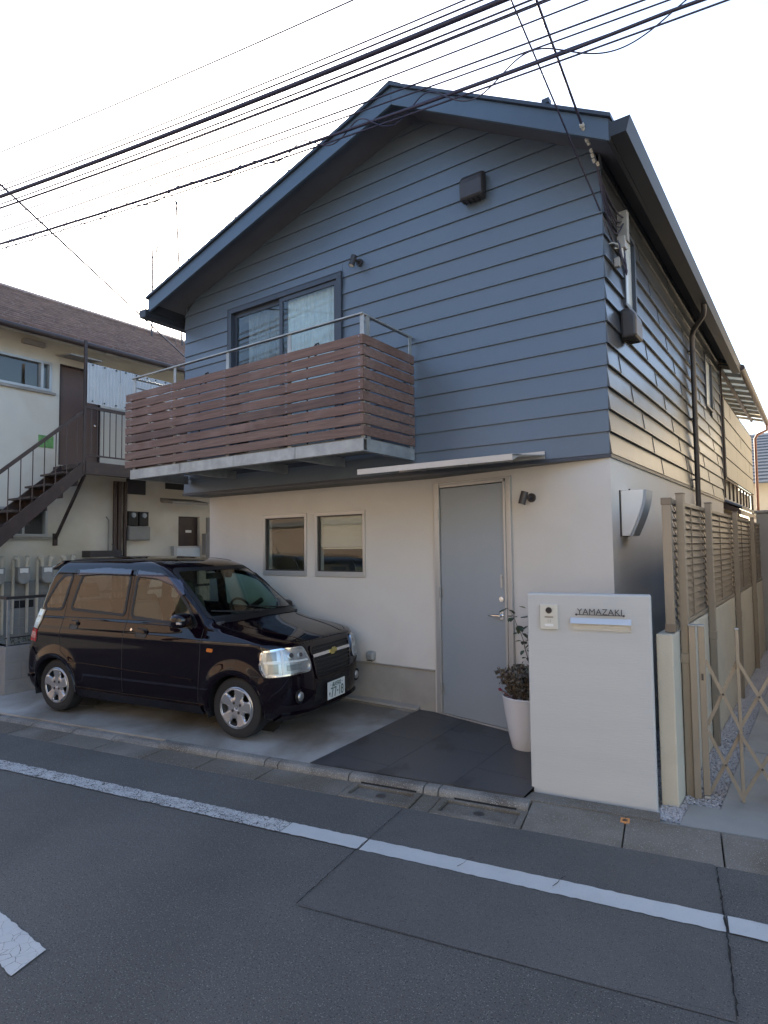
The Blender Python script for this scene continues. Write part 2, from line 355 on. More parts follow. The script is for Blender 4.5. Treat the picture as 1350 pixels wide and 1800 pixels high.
# cracks
def crack(pts, w, seed, z=GZ+.012, name='crack'):
    rnd = random.Random(seed); mb = Mb(); P = []
    for i in range(len(pts)-1):
        a = Vector((*pts[i],0)); b = Vector((*pts[i+1],0)); N = max(2, int((b-a).length/.025))
        for k in range(N): P.append(a+(b-a)*(k/N))
    P.append(Vector((*pts[-1],0))); L = []; 
    for i, p in enumerate(P):
        d = (P[min(i+1,len(P)-1)]-P[max(0,i-1)]).normalized(); nn = Vector((-d.y,d.x,0)); o = rnd.uniform(-.004,.004); ww = w*rnd.uniform(.3,1.2)/2
        L.append((p+nn*(o+ww), p+nn*(o-ww)))
    for i in range(len(L)-1):
        mb.add([(*L[i][0][:2],z),(*L[i+1][0][:2],z),(*L[i+1][1][:2],z),(*L[i][1][:2],z)], [(0,1,2,3)])
    return mk(name, mb, MT['dirt'], road)
crack([(-1.041,-1.50),(-.99,-1.85),(-.955,-2.12),(-.862,-2.731)], .006, 1)
crack([(-.862,-2.731),(-.31,-2.63),(.442,-2.489),(1.032,-2.335)], .0018, 2)
crack([(1.032,-2.335),(.975,-2.0),(.93,-1.75),(.815,-1.17)], .009, 3)
crack([(-.37,-1.96),(-.34,-1.82)], .004, 8); crack([(.14,-1.86),(.16,-1.72)], .005, 9)
# gutter: sloping L-shaped concrete units
gut = thing('gutter', (0,-.9,GZ), None, None); gut['kind'] = 'structure'
def unit(name, t0, t1, prof, m, parent, gap=.004, bevel=.006):
    mb = Mb(); n = len(prof); P = [st(t0+gap, a, b) for a, b in prof]+[st(t1-gap, a, b) for a, b in prof]
    mb.add(P, [tuple(range(n))[::-1], tuple(range(n,2*n))]+[(i,(i+1)%n,n+(i+1)%n,n+i) for i in range(n)])
    return mk(name, mb, m, parent, bevel=bevel)
sheet('gutter_bed', strip(-40, 40, -.36, .02), -.15, MT['dirt'], gut)
gprof = lambda a=0: [(-.365,-.16),(-.365,GZ+.002),(-.10,-.118),(-.10,-.16)]
gaps_ = [-1.66, -1.10, -.97, -.33]
ts = [-12.0+.6*i for i in range(17)]
for i in range(len(ts)-1):
    if ts[i+1] <= -2.2: unit('gutter_slab', ts[i], ts[i+1], gprof(), MT['gutter'], gut)
unit('gutter_slab', -2.4, -1.66, gprof(), MT['gutter'], gut)
unit('gutter_slab', -1.10, -.955, gprof(), MT['gutter'], gut)
rprof = [(-.365,-.16),(-.365,GZ+.002),(-.03,-.082),(.0,-.082),(.0,-.16)]
for a, b in ((-.335,.265),(.265,.80),(.80,1.42),(1.42,2.02),(2.02,2.62)): unit('gutter_slab', a, b, rprof, MT['gutter'], gut)
# catch basins in the gutter
def basin(t0, t1, n0, n1, label, name='basin_cover'):
    th_ = thing(name, st((t0+t1)/2,(n0+n1)/2,-.12), label, 'drain cover', PHI, group='concrete basin covers in the gutter')
    f = Mb(); w_ = .045
    for a,b,c,d in ((t0,t1,n0,n0+w_),(t0,t1,n1-w_,n1),(t0,t0+w_,n0+w_,n1-w_),(t1-w_,t1,n0+w_,n1-w_)):
        f.hexa([st(a,c,-.16),st(b,c,-.16),st(b,d,-.16),st(a,d,-.16),st(a,c,-.117),st(b,c,-.117),st(b,d,-.112),st(a,d,-.112)])
    mk('frame', f, MT['gutter'], th_, bevel=.004)
    f = Mb(); e = w_+.008
    f.hexa([st(t0+e,n0+e,-.16),st(t1-e,n0+e,-.16),st(t1-e,n1-e,-.16),st(t0+e,n1-e,-.16),st(t0+e,n0+e,-.130),st(t1-e,n0+e,-.130),st(t1-e,n1-e,-.136),st(t0+e,n1-e,-.136)])
    mk('lid', f, MT['gutter'], th_, bevel=.004)
    f = Mb(); c = st((t0+t1)/2,(n0+n1)/2,-.131); f.lathe([(0,.0),(.036,.0),(.040,-.004)], c, 20)
    mk('lifting_plug', f, MT['darkm'], th_)
    f = Mb(); f.box((0,0,0),(0.001,0.001,0.001)); 
basin(-1.655,-1.105,-.365,-.085, 'concrete drain lid with small round plug, left of the two in the gutter')
basin(-.950,-.340,-.375,-.085, 'sunken concrete drain lid with dark inlet, right one beside the white pillar')
# kerb stones
kerb = thing('kerb', (0,-.9,-.1), None, None); kerb['kind'] = 'structure'
def kprof(h):
    P = [(-.105,-.16),(-.105,-.105),(-.098,h-.018),(-.080,h-.003),(-.055,h),(-.002,h-.002),(-.002,-.16)]
    return P
kt = [-12,-11.4,-10.8,-10.2,-9.6,-9.0,-8.4,-7.8,-7.2,-6.6,-6.0,-5.4,-4.8,-4.25,-3.66]
for i in range(len(kt)-1): unit('kerb_stone', kt[i], kt[i+1], [(-.105,-.16),(-.105,-.112),(-.06,-.092),(-.002,-.088),(-.002,-.16)], MT['kerb'], kerb)
for a, b in ((-3.66,-3.0),(-3.0,-2.50),(-2.50,-2.37),(-2.37,-1.715),(-1.715,-1.10),(-1.10,-.985),(-.985,-.338)): unit('kerb_stone', a, b, kprof(-.068), MT['kerb'], kerb, bevel=.004)
mb = Mb(); mb.hexa([st(-.40,.0015,-.16),st(.46,.0015,-.16),st(.46,.14,-.16),st(-.40,.14,-.16),st(-.40,.0015,-.0745),st(.46,.0015,-.079),st(.46,.14,-.079),st(-.40,.14,-.0745)]); mk('footing_strip', mb, MT['gutter'], gut)
# inlet slots under the two basin kerbs
for a, b in ((-1.60,-1.15),(-.86,-.42)):
    mb = Mb(); mb.hexa([st(a,-.118,-.135),st(b,-.118,-.135),st(b,-.1045,-.135),st(a,-.1045,-.135),st(a,-.108,-.104),st(b,-.108,-.104),st(b,-.1045,-.104),st(a,-.1045,-.104)])
    mk('inlet_slot', mb, MT['dirt'], kerb)
mk_ = thing('boundary_marker', st(.265,-.03,-.081), 'small orange boundary plate on the gutter edge at the pillar foot', 'boundary marker', PHI)
mb = Mb(); mb.hexa([st(.235,-.085,-.10),st(.29,-.085,-.10),st(.29,-.03,-.10),st(.235,-.03,-.10),st(.235,-.085,-.086),st(.29,-.085,-.086),st(.29,-.03,-.079),st(.235,-.03,-.079)])
mk('plate', mb, MT['orange'], mk_, bevel=.002)
mb = Mb(); 
for a,b,c,d in ((.247,.278,-.055,-.050),(.260,.265,-.075,-.040),(.247,.278,-.070,-.066)): mb.hexa([st(a,c,-.083),st(b,c,-.083),st(b,d,-.083),st(a,d,-.083),st(a,c,-.0805),st(b,c,-.0805),st(b,d,-.0795),st(a,d,-.0795)])
mk('mark', mb, MT['darkm'], mk_)
# parking slab made of cast bays
slab = thing('parking_slab', (-4,-.6,-.05), None, None); slab['kind'] = 'structure'
def pz(x, y):  # falls towards the kerb
    n = (y+.905-math.tan(PHI)*x)*math.cos(PHI)
    return -.075+.048*min(1, max(0, n/1.6))
def bay(x0, x1, y1, name='slab_bay'):
    g = .004; f = lambda x: st(0,.0)[1]+math.tan(PHI)*x+.004
    P = [(x0+g, f(x0)), (x1-g, f(x1)), (x1-g, y1), (x0+g, y1)]; mb = Mb()
    mb.hexa([(*p, -.17) for p in P]+[(*p, pz(*p)) for p in P]); mk(name, mb, MT['concrete'], slab, bevel=.003)
ym = -.30
for x0, x1 in ((-6.75,-5.05),(-5.05,-3.62),(-3.62,-2.10)): bay(x0, x1, .325)
mb = Mb(); mb.box((-6.75,.336,-.17),(-2.10,.45,-.012)); mk('edge_strip', mb, MT['concrete'], slab, bevel=.004)
sheet('slab_bed', [(-6.8,-2.2),(-2.0,-1.3),(-2.0,.5),(-6.8,.5)], -.1705, MT['dirt'], slab)
# left bays running beside the apartment
sheet('side_yard', [(-12,-3.0),(-6.76,-2.09),(-6.76,9),(-12,9)], -.08, MT['concrete'])
# entrance tiles
tf = thing('entrance_paving', (-1.2,-.4,-.03), None, None); tf['kind'] = 'structure'
def tz(x, y): return -.070+.062*min(1, max(0, (y+1.25)/1.55))
def clip(poly, a, b, c):  # keep a*x+b*y+c>=0
    out = []
    for i in range(len(poly)):
        p, q = poly[i], poly[(i+1)%len(poly)]; dp = a*p[0]+b*p[1]+c; dq = a*q[0]+b*q[1]+c
        if dp >= 0: out.append(p)
        if dp*dq < 0: t_ = dp/(dp-dq); out.append((p[0]+(q[0]-p[0])*t_, p[1]+(q[1]-p[1])*t_))
    return out
def tilepoly(x0, x1, y0, y1):
    P = [(x0,y0),(x1,y0),(x1,y1),(x0,y1)]
    t_ = math.tan(PHI); P = clip(P, -t_, 1, .905-.004)              # behind the kerb
    P = clip(P, -.2105, -1, -.004)                                  # in front of the angled wall  y < -.2105 x
    P = clip(P, 0, -1, .395) if P else P
    P = clip(P, -1, 0, -.385) if P else P
    return P
xs_ = [-2.095,-1.505,-.905,-.305,.0]
for i in range(len(xs_)-1):
    off = 0
    ys_ = [-1.50,-.69-.0,-.09,.51] if i >= 1 else [-1.6,-1.0,-.40,.20,.80]
    if i == 1: ys_ = [-1.6,-.40,.0,.60]
    if i == 2: ys_ = [-1.3,-.69,-.095,.5]
    for j in range(len(ys_)-1):
        P = tilepoly(xs_[i]+.0015, xs_[i+1]-.0015, ys_[j]+.0015, ys_[j+1]-.0015)
        if len(P) < 3: continue
        mb = Mb(); n = len(P); mb.add([(*p,-.12) for p in P]+[(*p,tz(*p)) for p in P], [tuple(range(n))[::-1], tuple(range(n,2*n))]+[(k,(k+1)%n,n+(k+1)%n,n+k) for k in range(n)])
        mk('floor_tile', mb, MT['tile'], tf)
P = tilepoly(-2.093,.0,-1.6,.6); mb = Mb(); n = len(P); mb.add([(*p,-.125) for p in P]+[(*p,tz(*p)-.002) for p in P], [tuple(range(n))[::-1], tuple(range(n,2*n))]+[(k,(k+1)%n,n+(k+1)%n,n+k) for k in range(n)])
mk('grout_bed', mb, MT['grout'], tf)
# narrow side path on the right with gravel borders
sp = thing('side_path', (1.2,2,-.1), None, None); sp['kind'] = 'structure'
for a, b in ((-.60,1.02),(1.04,3.0),(3.02,5.0),(5.02,7.0),(7.02,9.0)):
    mb = Mb(); P = [(.74,a),(2.5,a+.3 if a < 0 else a),(2.5,b),(.74,b)]
    if a < 0: P = [(.56,-.78),(2.6,-.42),(2.6,b),(.74,b),(.74,-.38),(.56,-.41)]
    n = len(P); mb.add([(*p,-.17) for p in P]+[(*p,-.088) for p in P], [tuple(range(n))[::-1], tuple(range(n,2*n))]+[(k,(k+1)%n,n+(k+1)%n,n+k) for k in range(n)])
    mk('path_slab', mb, MT['path'], sp, bevel=.004)
def gravel(name, rects, count, seed, label=None):
    rnd = random.Random(seed); mb = Mb()
    tot = sum((b-a)*(d-c) for a,b,c,d in rects)
    for a,b,c,d in rects:
        for _ in range(int(count*(b-a)*(d-c)/tot)):
            x, y = rnd.uniform(a,b), rnd.uniform(c,d); r = rnd.uniform(.006,.012); z = -.112+rnd.uniform(0,.014)
            V = []
            for p in ((1,0,0),(-1,0,0),(0,1,0),(0,-1,0),(0,0,.7),(0,0,-.7)):
                q = [p[0]*r*rnd.uniform(.7,1.3), p[1]*r*rnd.uniform(.7,1.3), p[2]*r*rnd.uniform(.7,1.2)]
                V.append((x+q[0]+rnd.uniform(-.2,.2)*r, y+q[1]+rnd.uniform(-.2,.2)*r, z+q[2]))
            mb.add(V, [(0,2,4),(2,1,4),(1,3,4),(3,0,4),(2,0,5),(1,2,5),(3,1,5),(0,3,5)])
    o = mk(name, mb, MT['gravel'], None, kind='stuff', fixn=False); return o
g = gravel('gravel', [(.515,.735,-.36,7.0)], 11000, 3); tag(g, 'pale gravel strip along the foot of the louvred fence', 'gravel')
g = gravel('gravel', [(.40,.56,-.72,-.50),(.43,.56,-.50,-.40)], 700, 5); tag(g, 'small patch of pale gravel beside the white pillar foot', 'gravel')
g = gravel('gravel', [(.03,.395,-.45,2.5)], 2500, 6); tag(g, 'gravel behind the white pillar at the house corner', 'gravel')
sheet('soil_bed', [(-.43,-.96),(-.43,-.2),(0,.0),(0,-.2)][:0]+[(-.45,-.97),(.56,-.78),(.74,-.4),(.74,9),(0.0,9),(0,.0),(-.45,.09)], -.112, MT['path'])
# ================================================================ THE HOUSE
H = thing('house', (-2.7,3.4,0), 'two-storey house with dark blue-grey metal siding above white stucco, nameplate pillar in front', 'house')
XL, YB, ZB = -5.454, 6.85, 2.397; YS = .40; KD = .2105; DS = YS/KD
RX, RZ = -1.78, 5.94          # soffit apex
ML, MR = .288, .583
def soff(x): return RZ-ML*(RX-x) if x < RX else RZ-MR*(x-RX)
# upper walls (core behind the boards)
core = Mb(); th = .12
wallgrid(core, lambda s,z,d: (s, .02+d, z), XL+.02, -.02, 2.364, 4.70, [(-4.50,-2.82,2.70,4.575)], th)
gp = [(XL+.02,4.70),(-.02,4.70),(-.02,soff(0)),(RX,RZ),(XL+.02,soff(XL))]
core.prism(gp, lambda a,b,d: (a, .02+d, b), 0, th)
wallgrid(core, lambda s,z,d: (-.02-d, s, z), .02, YB-.02, 2.364, soff(0), [(.585,.955,3.84,4.50),(5.22,5.82,3.77,4.50)], th)
core.box((XL+.02,.14,2.364),(XL+.14,YB-.02,soff(XL)))
core.prism(gp, lambda a,b,d: (a, YB-.02-d, b), 0, th)
mk('upper_wall', core, MT['trim'], H)
mb = Mb(); mb.box((XL+.15,.15,2.364),(-.15,YB-.15,2.40)); mb.box((XL+.15,2.6,2.41),(-.15,2.66,4.6)); mk('upper_floor', mb, MT['room'], H)
# lower walls
low = Mb()
wallgrid(low, lambda s,z,d: (s, YS+d, z), -5.428, -DS, .415, 2.364, [(-4.375,-3.656,1.352,2.072),(-3.506,-2.782,1.352,2.072)], .14)
cD = 1/math.sqrt(1+KD*KD)
def DP(s, z, d=0):   # point on the angled entrance wall; s runs left from the corner, d goes inwards
    return (-s*cD+d*KD*cD, s*KD*cD+d*cD, z)
LD = DS/cD
wallgrid(low, lambda s,z,d: (min(DP(s,z,d)[0],-.0006),)+DP(s,z,d)[1:], 0, LD, -.12, 2.364, [(.965,1.885,-.12,2.297)], .14)
wallgrid(low, lambda s,z,d: (-d, s, z), .0, YB-.02, -.12, 2.364, [], .001)
low.box((-5.428,YS+.14,-.12),(-5.29,YB-.02,2.364)); low.box((-5.28,YB-.16,-.12),(-.15,YB-.02,2.364))
mk('stucco_wall', low, MT['stucco'], H)
mb = Mb(); mb.box((-5.27,2.2,-.1),(-.15,2.26,2.3)); mk('inner_wall', mb, MT['room'], H)
mb = Mb(); mb.box((-5.27,.55,-.02),(-.15,2.2,.15)); mk('inner_floor', mb, MT['room'], H)
mb = Mb(); mb.box((-5.42,YS+.018,-.12),(-DS+.0,YS+.13,.41)); mk('plinth', mb, MT['plinth'], H, bevel=.004)
mb = Mb(); mb.box((-5.43,YS-.006,.404),(-DS-.012,YS+.02,.4145)); mk('drip_bead', mb, MT['aluw'], H)
mb = Mb(); mb.hexa([(-5.42,YS+.02,-.12),(-2.1,YS+.02,-.12),(-2.1,YS-.045,-.12),(-5.42,YS-.045,-.12),(-5.42,YS+.02,.03),(-2.1,YS+.02,.03),(-2.1,YS-.045,.008),(-5.42,YS-.045,.008)]); mk('plinth_footing', mb, MT['plinth'], H, bevel=.004)
# overhang band
mb = Mb(); P = [(XL-.012,-.014),(.014,-.014),(.014,YB),(-.06,YB),(-.06,YS+.16),(XL+.1,YS+.16),(XL+.1,YB),(XL-.012,YB)]
mb.prism([(a,b) for a,b in P], lambda a,b,d: (a,b,d), 2.3645, 2.392); mk('drip_band', mb, MT['trim'], H)
# siding boards
SP = .1814
def board(x0b, x1b, x0t, x1t, z0, z1, ax, m, jl=0, jr=0, tw=0):
    mb = Mb(); ob, ot, bk = (.016 if ax == 'x' else .0085)+jl, -.006+tw, -.019
    if ax == 'y': f = lambda s,z,o: (s, -o, z)
    else: f = lambda s,z,o: (o, s, z)
    mb.hexa([f(x0b,z0,ob),f(x1b,z0,ob+jr),f(x1b,z0,bk),f(x0b,z0,bk),f(x0t,z1,ot),f(x1t,z1,ot+jr),f(x1t,z1,bk),f(x0t,z1,bk)])
    mb.hexa([f(x0b,z0-.004,ob+.001),f(x1b,z0-.004,ob+.001+jr),f(x1b,z0-.004,ob-.011),f(x0b,z0-.004,ob-.011),f(x0b,z0+.002,ob+.001),f(x1b,z0+.002,ob+.001+jr),f(x1b,z0+.002,ob-.011),f(x0b,z0+.002,ob-.011)])
    if ax == 'x' and jr: mb.hexa([f(x1b-.004,z0,ob+jr+.006),f(x1b+.001,z0,ob+jr+.006),f(x1b+.001,z0,bk),f(x1b-.004,z0,bk),f(x1b-.004,z1,ot+jr+.006),f(x1b+.001,z1,ot+jr+.006),f(x1b+.001,z1,bk),f(x1b-.004,z1,bk)])
    return mk('siding_board', mb, m, H)
def xl(z): return max(XL, RX-(RZ-z)/ML) if z > soff(XL) else XL
def xr(z): return min(-.001, RX+(RZ-z)/MR) if z > soff(0) else -.001
WX0, WX1, WZ1 = -4.575, -2.745, 4.645
for i in range(20):
    z0 = ZB+SP*i+.003; z1 = ZB+SP*(i+1)-.0012
    if z0 > RZ-.02: break
    z1 = min(z1, RZ-.002)
    a, b, c, d = xl(z0), xr(z0), xl(z1), xr(z1)
    if z0 > WZ1-.02:
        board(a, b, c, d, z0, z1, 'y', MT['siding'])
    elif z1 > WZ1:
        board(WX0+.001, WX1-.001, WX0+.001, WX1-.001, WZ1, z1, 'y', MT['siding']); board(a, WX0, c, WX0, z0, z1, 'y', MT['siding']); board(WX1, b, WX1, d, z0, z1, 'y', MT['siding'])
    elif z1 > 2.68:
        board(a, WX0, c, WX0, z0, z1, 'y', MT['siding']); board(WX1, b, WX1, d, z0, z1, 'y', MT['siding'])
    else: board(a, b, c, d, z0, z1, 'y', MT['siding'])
W1 = (.565,.975,3.79,4.52); W2 = (5.19,5.85,3.73,4.52)
rnd = random.Random(2)
for i in range(14):
    z0 = ZB+SP*i+.004; z1 = min(ZB+SP*(i+1)-.001, soff(0)-.002)
    if z1-z0 < .02: continue
    js = sorted([((1.95-.40*i) % 1.83)+1.83*k for k in range(-1,5)])
    js = [j for j in js if .15 < j < YB-.12]
    cuts = [.001]+js+[YB]
    segs = [(cuts[k]+.0015, cuts[k+1]-.0015) for k in range(len(cuts)-1)]
    for wnd in (W1, W2):
        if z1 > wnd[2] and z0 < wnd[3]-.02:
            ns = []
            for a, b in segs:
                if b <= wnd[0] or a >= wnd[1]: ns.append((a,b)); continue
                if a < wnd[0]-.02: ns.append((a,wnd[0]))
                if b > wnd[1]+.02: ns.append((wnd[1],b))
            segs = ns
    for a, b in segs:
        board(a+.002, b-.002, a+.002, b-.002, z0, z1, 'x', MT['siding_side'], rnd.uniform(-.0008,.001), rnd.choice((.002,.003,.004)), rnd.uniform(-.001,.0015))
mb = Mb(); mb.box((-.018,YB+.001,2.40),(.018,YB+.03,soff(0))); mb.box((XL-.02,YB+.001,2.40),(XL+.02,YB+.03,soff(XL))); mk('corner_trim', mb, MT['trim'], H)
mb = Mb(); mb.box((XL-.012,.02,2.40),(XL+.012,YB,soff(XL)-.002)); mk('left_siding', mb, MT['siding'], H)
# roof
OF, YE = -.45, 7.05; XE0, XE1 = -5.62, .20
def rz(x, dz=0): return soff(x)+dz
def roofslab(name, x0, x1, z0, z1, y0, y1, m, bevel=0):
    mb = Mb(); mb.prism([(x0,rz(x0,z0)),(x1,rz(x1,z0)),(x1,rz(x1,z1)),(x0,rz(x0,z1))], lambda a,b,d: (a,d,b), y0, y1)
    return mk(name, mb, m, H, bevel=bevel)
roofslab('roof_slope', XE0-.01, RX-.002, .0645, .095, OF-.03, YE, MT['trim']); roofslab('roof_slope', RX+.002, XE1+.01, .0645, .095, OF-.03, YE, MT['trim'])
roofslab('soffit', XE0+.03, RX-.002, .001, .060, OF+.032, YE-.03, MT['soffit']); roofslab('soffit', RX+.002, XE1-.03, .001, .060, OF+.032, YE-.03, MT['soffit'])
for y0, y1 in ((OF,OF+.03),(YE-.028,YE+.0)):
    roofslab('gable_fascia', XE0+.015, RX-.0015, -.11, .062, y0, y1, MT['fascia'], .003); roofslab('gable_fascia', RX+.0015, XE1-.012, -.11, .062, y0, y1, MT['fascia'], .003)
mb = Mb(); mb.prism([(XE1-.028,rz(XE1,-.10)),(XE1,rz(XE1,-.10)),(XE1,rz(XE1,.06)),(XE1-.028,rz(XE1,.07))], lambda a,b,d:(a,d,b), OF+.001, YE); mk('eave_fascia', mb, MT['guttersheet'], H)
mb = Mb(); mb.prism([(XE0,rz(XE0,-.10)),(XE0+.028,rz(XE0,-.10)),(XE0+.028,rz(XE0,.07)),(XE0,rz(XE0,.06))], lambda a,b,d:(a,d,b), OF+.001, YE); mk('eave_fascia', mb, MT['guttersheet'], H)
mb = Mb()
mb.prism([(RX-.12,rz(RX-.12,.096)),(RX,rz(RX,.098)),(RX+.12,rz(RX+.12,.096)),(RX+.12,rz(RX+.12,.100)),(RX,rz(RX,.108)),(RX-.12,rz(RX-.12,.100))], lambda a,b,d:(a,d,b), OF-.031, YE+.01); mk('ridge_cap', mb, MT['trim'], H)
mb = Mb()
for k in range(1, 9):
    x = XE0+k*.42
    if x < RX-.1: mb.prism([(x-.012,rz(x,.092)),(x+.012,rz(x,.092)),(x+.012,rz(x,.118)),(x-.012,rz(x,.118))], lambda a,b,d:(a,d,b), OF-.02, YE)
mb.box((-.32,OF-.01,rz(-.32,.09)),(-.26,OF+.05,rz(-.32,.13)))
mk('roof_seam', mb, MT['trim'], H, kind='stuff')
# gutters (box section, open on top)
def boxgutter(x0, x1, z0, z1, y0, y1, drop, taper=.03):
    mb = Mb(); w_ = .008
    def sec(y, z): 
        return [(x0,y,z0+z),(x1-taper,y,z0+z),(x1,y,z1+z),(x1-w_,y,z1+z),(x1-taper-w_,y,z0+w_+z),(x0+w_,y,z0+w_+z),(x0+w_,y,z1+z),(x0,y,z1+z)]
    A = sec(y0,0); B = sec(y1,drop); n = 8
    mb.add(A+B, [tuple(range(n))[::-1], tuple(range(n,2*n))]+[(i,(i+1)%n,n+(i+1)%n,n+i) for i in range(n)])
    for (yy, dz) in ((y0-.004,0),(y1,drop)):
        P = [(x0,z0+dz),(x1-taper,z0+dz),(x1+.002*(1 if x1>x0 else -1),z1+dz),(x0,z1+dz)]
        mb.prism(P, lambda a,b,d:(a,d,b), yy, yy+.004)
    return mk('eave_gutter', mb, MT['guttersheet'], H)
boxgutter(.203, .345, 4.70, 4.81, OF-.01, YE-.05, -.12)
boxgutter(-5.623, -5.765, 4.665, 4.765, OF-.03, YE, -.05, taper=-.02)
# downpipe
mb = Mb(); mb.tube([(.27,3.40,4.66),(.27,3.42,4.58),(.25,3.48,4.53),(.085,3.78,4.46),(.062,3.83,4.40),(.062,3.83,4.2),(.062,3.83,-.1)], .032, 12); mk('downpipe', mb, MT['darkm'], H, smooth=40)
mb = Mb()
for z in (4.2,3.3,2.5,1.6): mb.lathe([(.0345,-.012),(.038,-.012),(.038,.012),(.0345,.012)], (.062,3.83,z), 14); mb.box((.0,3.82,z-.01),(.03,3.84,z+.01))
mk('pipe_bracket', mb, MT['darkm'], H)
# lower windows
def casement(x0, x1, z0, z1, blind=False):
    f = Mb(); y = YS; fr = .042
    for a,b,c,d in ((x0,x1,z0-.01,z0+.05),(x0,x1,z1-fr,z1),(x0,x0+fr*.8,z0+.05,z1-fr),(x1-fr*.8,x1,z0+.05,z1-fr)): f.box((a,y-.014,c),(b,y+.05,d))
    w_ = mk('window', f, MT['aluw'], H, bevel=.002)
    f = Mb(); i = fr*.8
    for a,b,c,d in ((x0+i,x1-i,z0+.05,z0+.062),(x0+i,x1-i,z1-fr-.012,z1-fr),(x0+i,x0+i+.012,z0+.062,z1-fr-.012),(x1-i-.012,x1-i,z0+.062,z1-fr-.012)): f.box((a,y+.004,c),(b,y+.04,d))
    mk('sash', f, MT['darkm'], w_)
    f = Mb(); f.box((x0+i,y+.026,z0+.055),(x1-i,y+.032,z1-fr)); mk('pane', f, MT['glass'], w_)
    f = Mb(); f.box((x0-.012,y-.006,z0-.018),(x1+.012,y-.0005,z1+.012)); 
    f = Mb(); f.tube([(x1-.26,y+.06,z0+.19),(x1-.20,y+.055,z0+.12),(x1-.19,y+.055,z0+.05)],.008,6); mk('handle', f, MT['darkm'], w_, smooth=40)
    if blind:
        zt, zb_ = z1-.05, z0+.34; N = 26
        for k in range(N):
            z = zb_+(zt-zb_)*k/(N-1); s_ = Mb(); s_.hexa([(x0+.04,y+.046,z-.007),(x1-.04,y+.046,z-.007),(x1-.04,y+.052,z+.006),(x0+.04,y+.052,z+.006),(x0+.04,y+.0475,z-.007),(x1-.04,y+.0475,z-.007),(x1-.04,y+.0535,z+.006),(x0+.04,y+.0535,z+.006)])
            mk('blind_slat', s_, MT['blind'], w_)
        s_ = Mb(); s_.box((x0+.05,y+.07,zb_-.03),(x1-.05,y+.09,zb_-.012)); mk('blind_rail', s_, MT['blind'], w_)
    return w_
casement(-4.383,-3.648,1.34,2.08); casement(-3.514,-2.774,1.34,2.08,True)
# balcony window
wf = Mb(); X0, X1, Z0, Z1 = -4.562,-2.758,2.69,4.632
for a,b,c,d in ((X0,X1,Z0,Z0+.05),(X0,X1,Z1-.055,Z1),(X0,X0+.055,Z0+.05,Z1-.055),(X1-.055,X1,Z0+.05,Z1-.055)): wf.box((a,-.032,c),(b,.08,d))
for a,b,c,d in ((X0-.012,X1+.012,Z1,Z1+.012),(X1,X1+.012,Z0,Z1),(X0-.012,X0,Z0,Z1)): wf.box((a,-.036,c),(b,.01,d))
w_ = mk('balcony_window', wf, MT['trim'], H, bevel=.002)
def sash(x0, x1, y0, nm='sash', m='trim', fr=.048):
    f = Mb(); za, zb_ = Z0+.052, Z1-.057
    for a,b,c,d in ((x0,x1,za,za+.07),(x0,x1,zb_-fr,zb_),(x0,x0+fr,za+.07,zb_-fr),(x1-fr,x1,za+.07,zb_-fr)): f.box((a,y0,c),(b,y0+.025,d))
    mk(nm, f, MT[m], w_); f = Mb(); f.box((x0+fr,y0+.010,za+.07),(x1-fr,y0+.015,zb_-fr)); mk('pane', f, MT['glass'], w_)
xm = (X0+X1)/2
sash(xm-.03, X1-.056, -.012); sash(X0+.056, xm+.03, .022); 
def curtain(x0, x1, y, z0, z1, m='curtain', nm='curtain', folds=16, amp=.022):
    mb = Mb(); N = int((x1-x0)/.015); rnd = random.Random(4); ph = [rnd.uniform(0,6.28) for _ in range(4)]
    for i in range(N+1):
        x = x0+(x1-x0)*i/N; 
        for j in range(5):
            z = z0+(z1-z0)*j/4; t = (x-x0)*2*math.pi*folds/(x1-x0)
            mb.v.append((x, y+amp*(math.sin(t+.3*j)+.5*math.sin(t*.53+ph[0])+.3*math.sin(t*1.7+ph[1])), z))
    for i in range(N):
        for j in range(4): mb.f.append((i*5+j,(i+1)*5+j,(i+1)*5+j+1,i*5+j+1)); mb.m.append(0)
    return mk(nm, mb, MT[m], w_, smooth=80, fixn=False)
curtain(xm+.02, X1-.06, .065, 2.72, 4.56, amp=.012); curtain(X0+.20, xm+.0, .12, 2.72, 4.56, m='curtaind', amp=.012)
mb = Mb(); mb.box((X0+.06,.14,4.50),(X1-.06,.17,4.57)); mk('curtain_rail', mb, MT['room'], w_)
# side windows
for (a,b,c,d), nm in ((W1,'narrow_window'),(W2,'narrow_window')):
    f = Mb(); fr = .035; 
    for p,q,r,s_ in ((a,b,c,c+fr),(a,b,d-fr,d),(a,a+fr,c+fr,d-fr),(b-fr,b,c+fr,d-fr)): f.box((-.06,p,r),(.030,q,s_))
    o = mk(nm, f, MT['trim'], H, bevel=.002); f = Mb(); f.box((-.012,a+fr,c+fr),(-.006,b-fr,d-fr)); mk('pane', f, MT['frost'], o)
    f = Mb(); f.box((-.10,a+fr,c+fr),(-.09,b-fr,d-fr)); mk('blind', f, MT['curtain'], o)
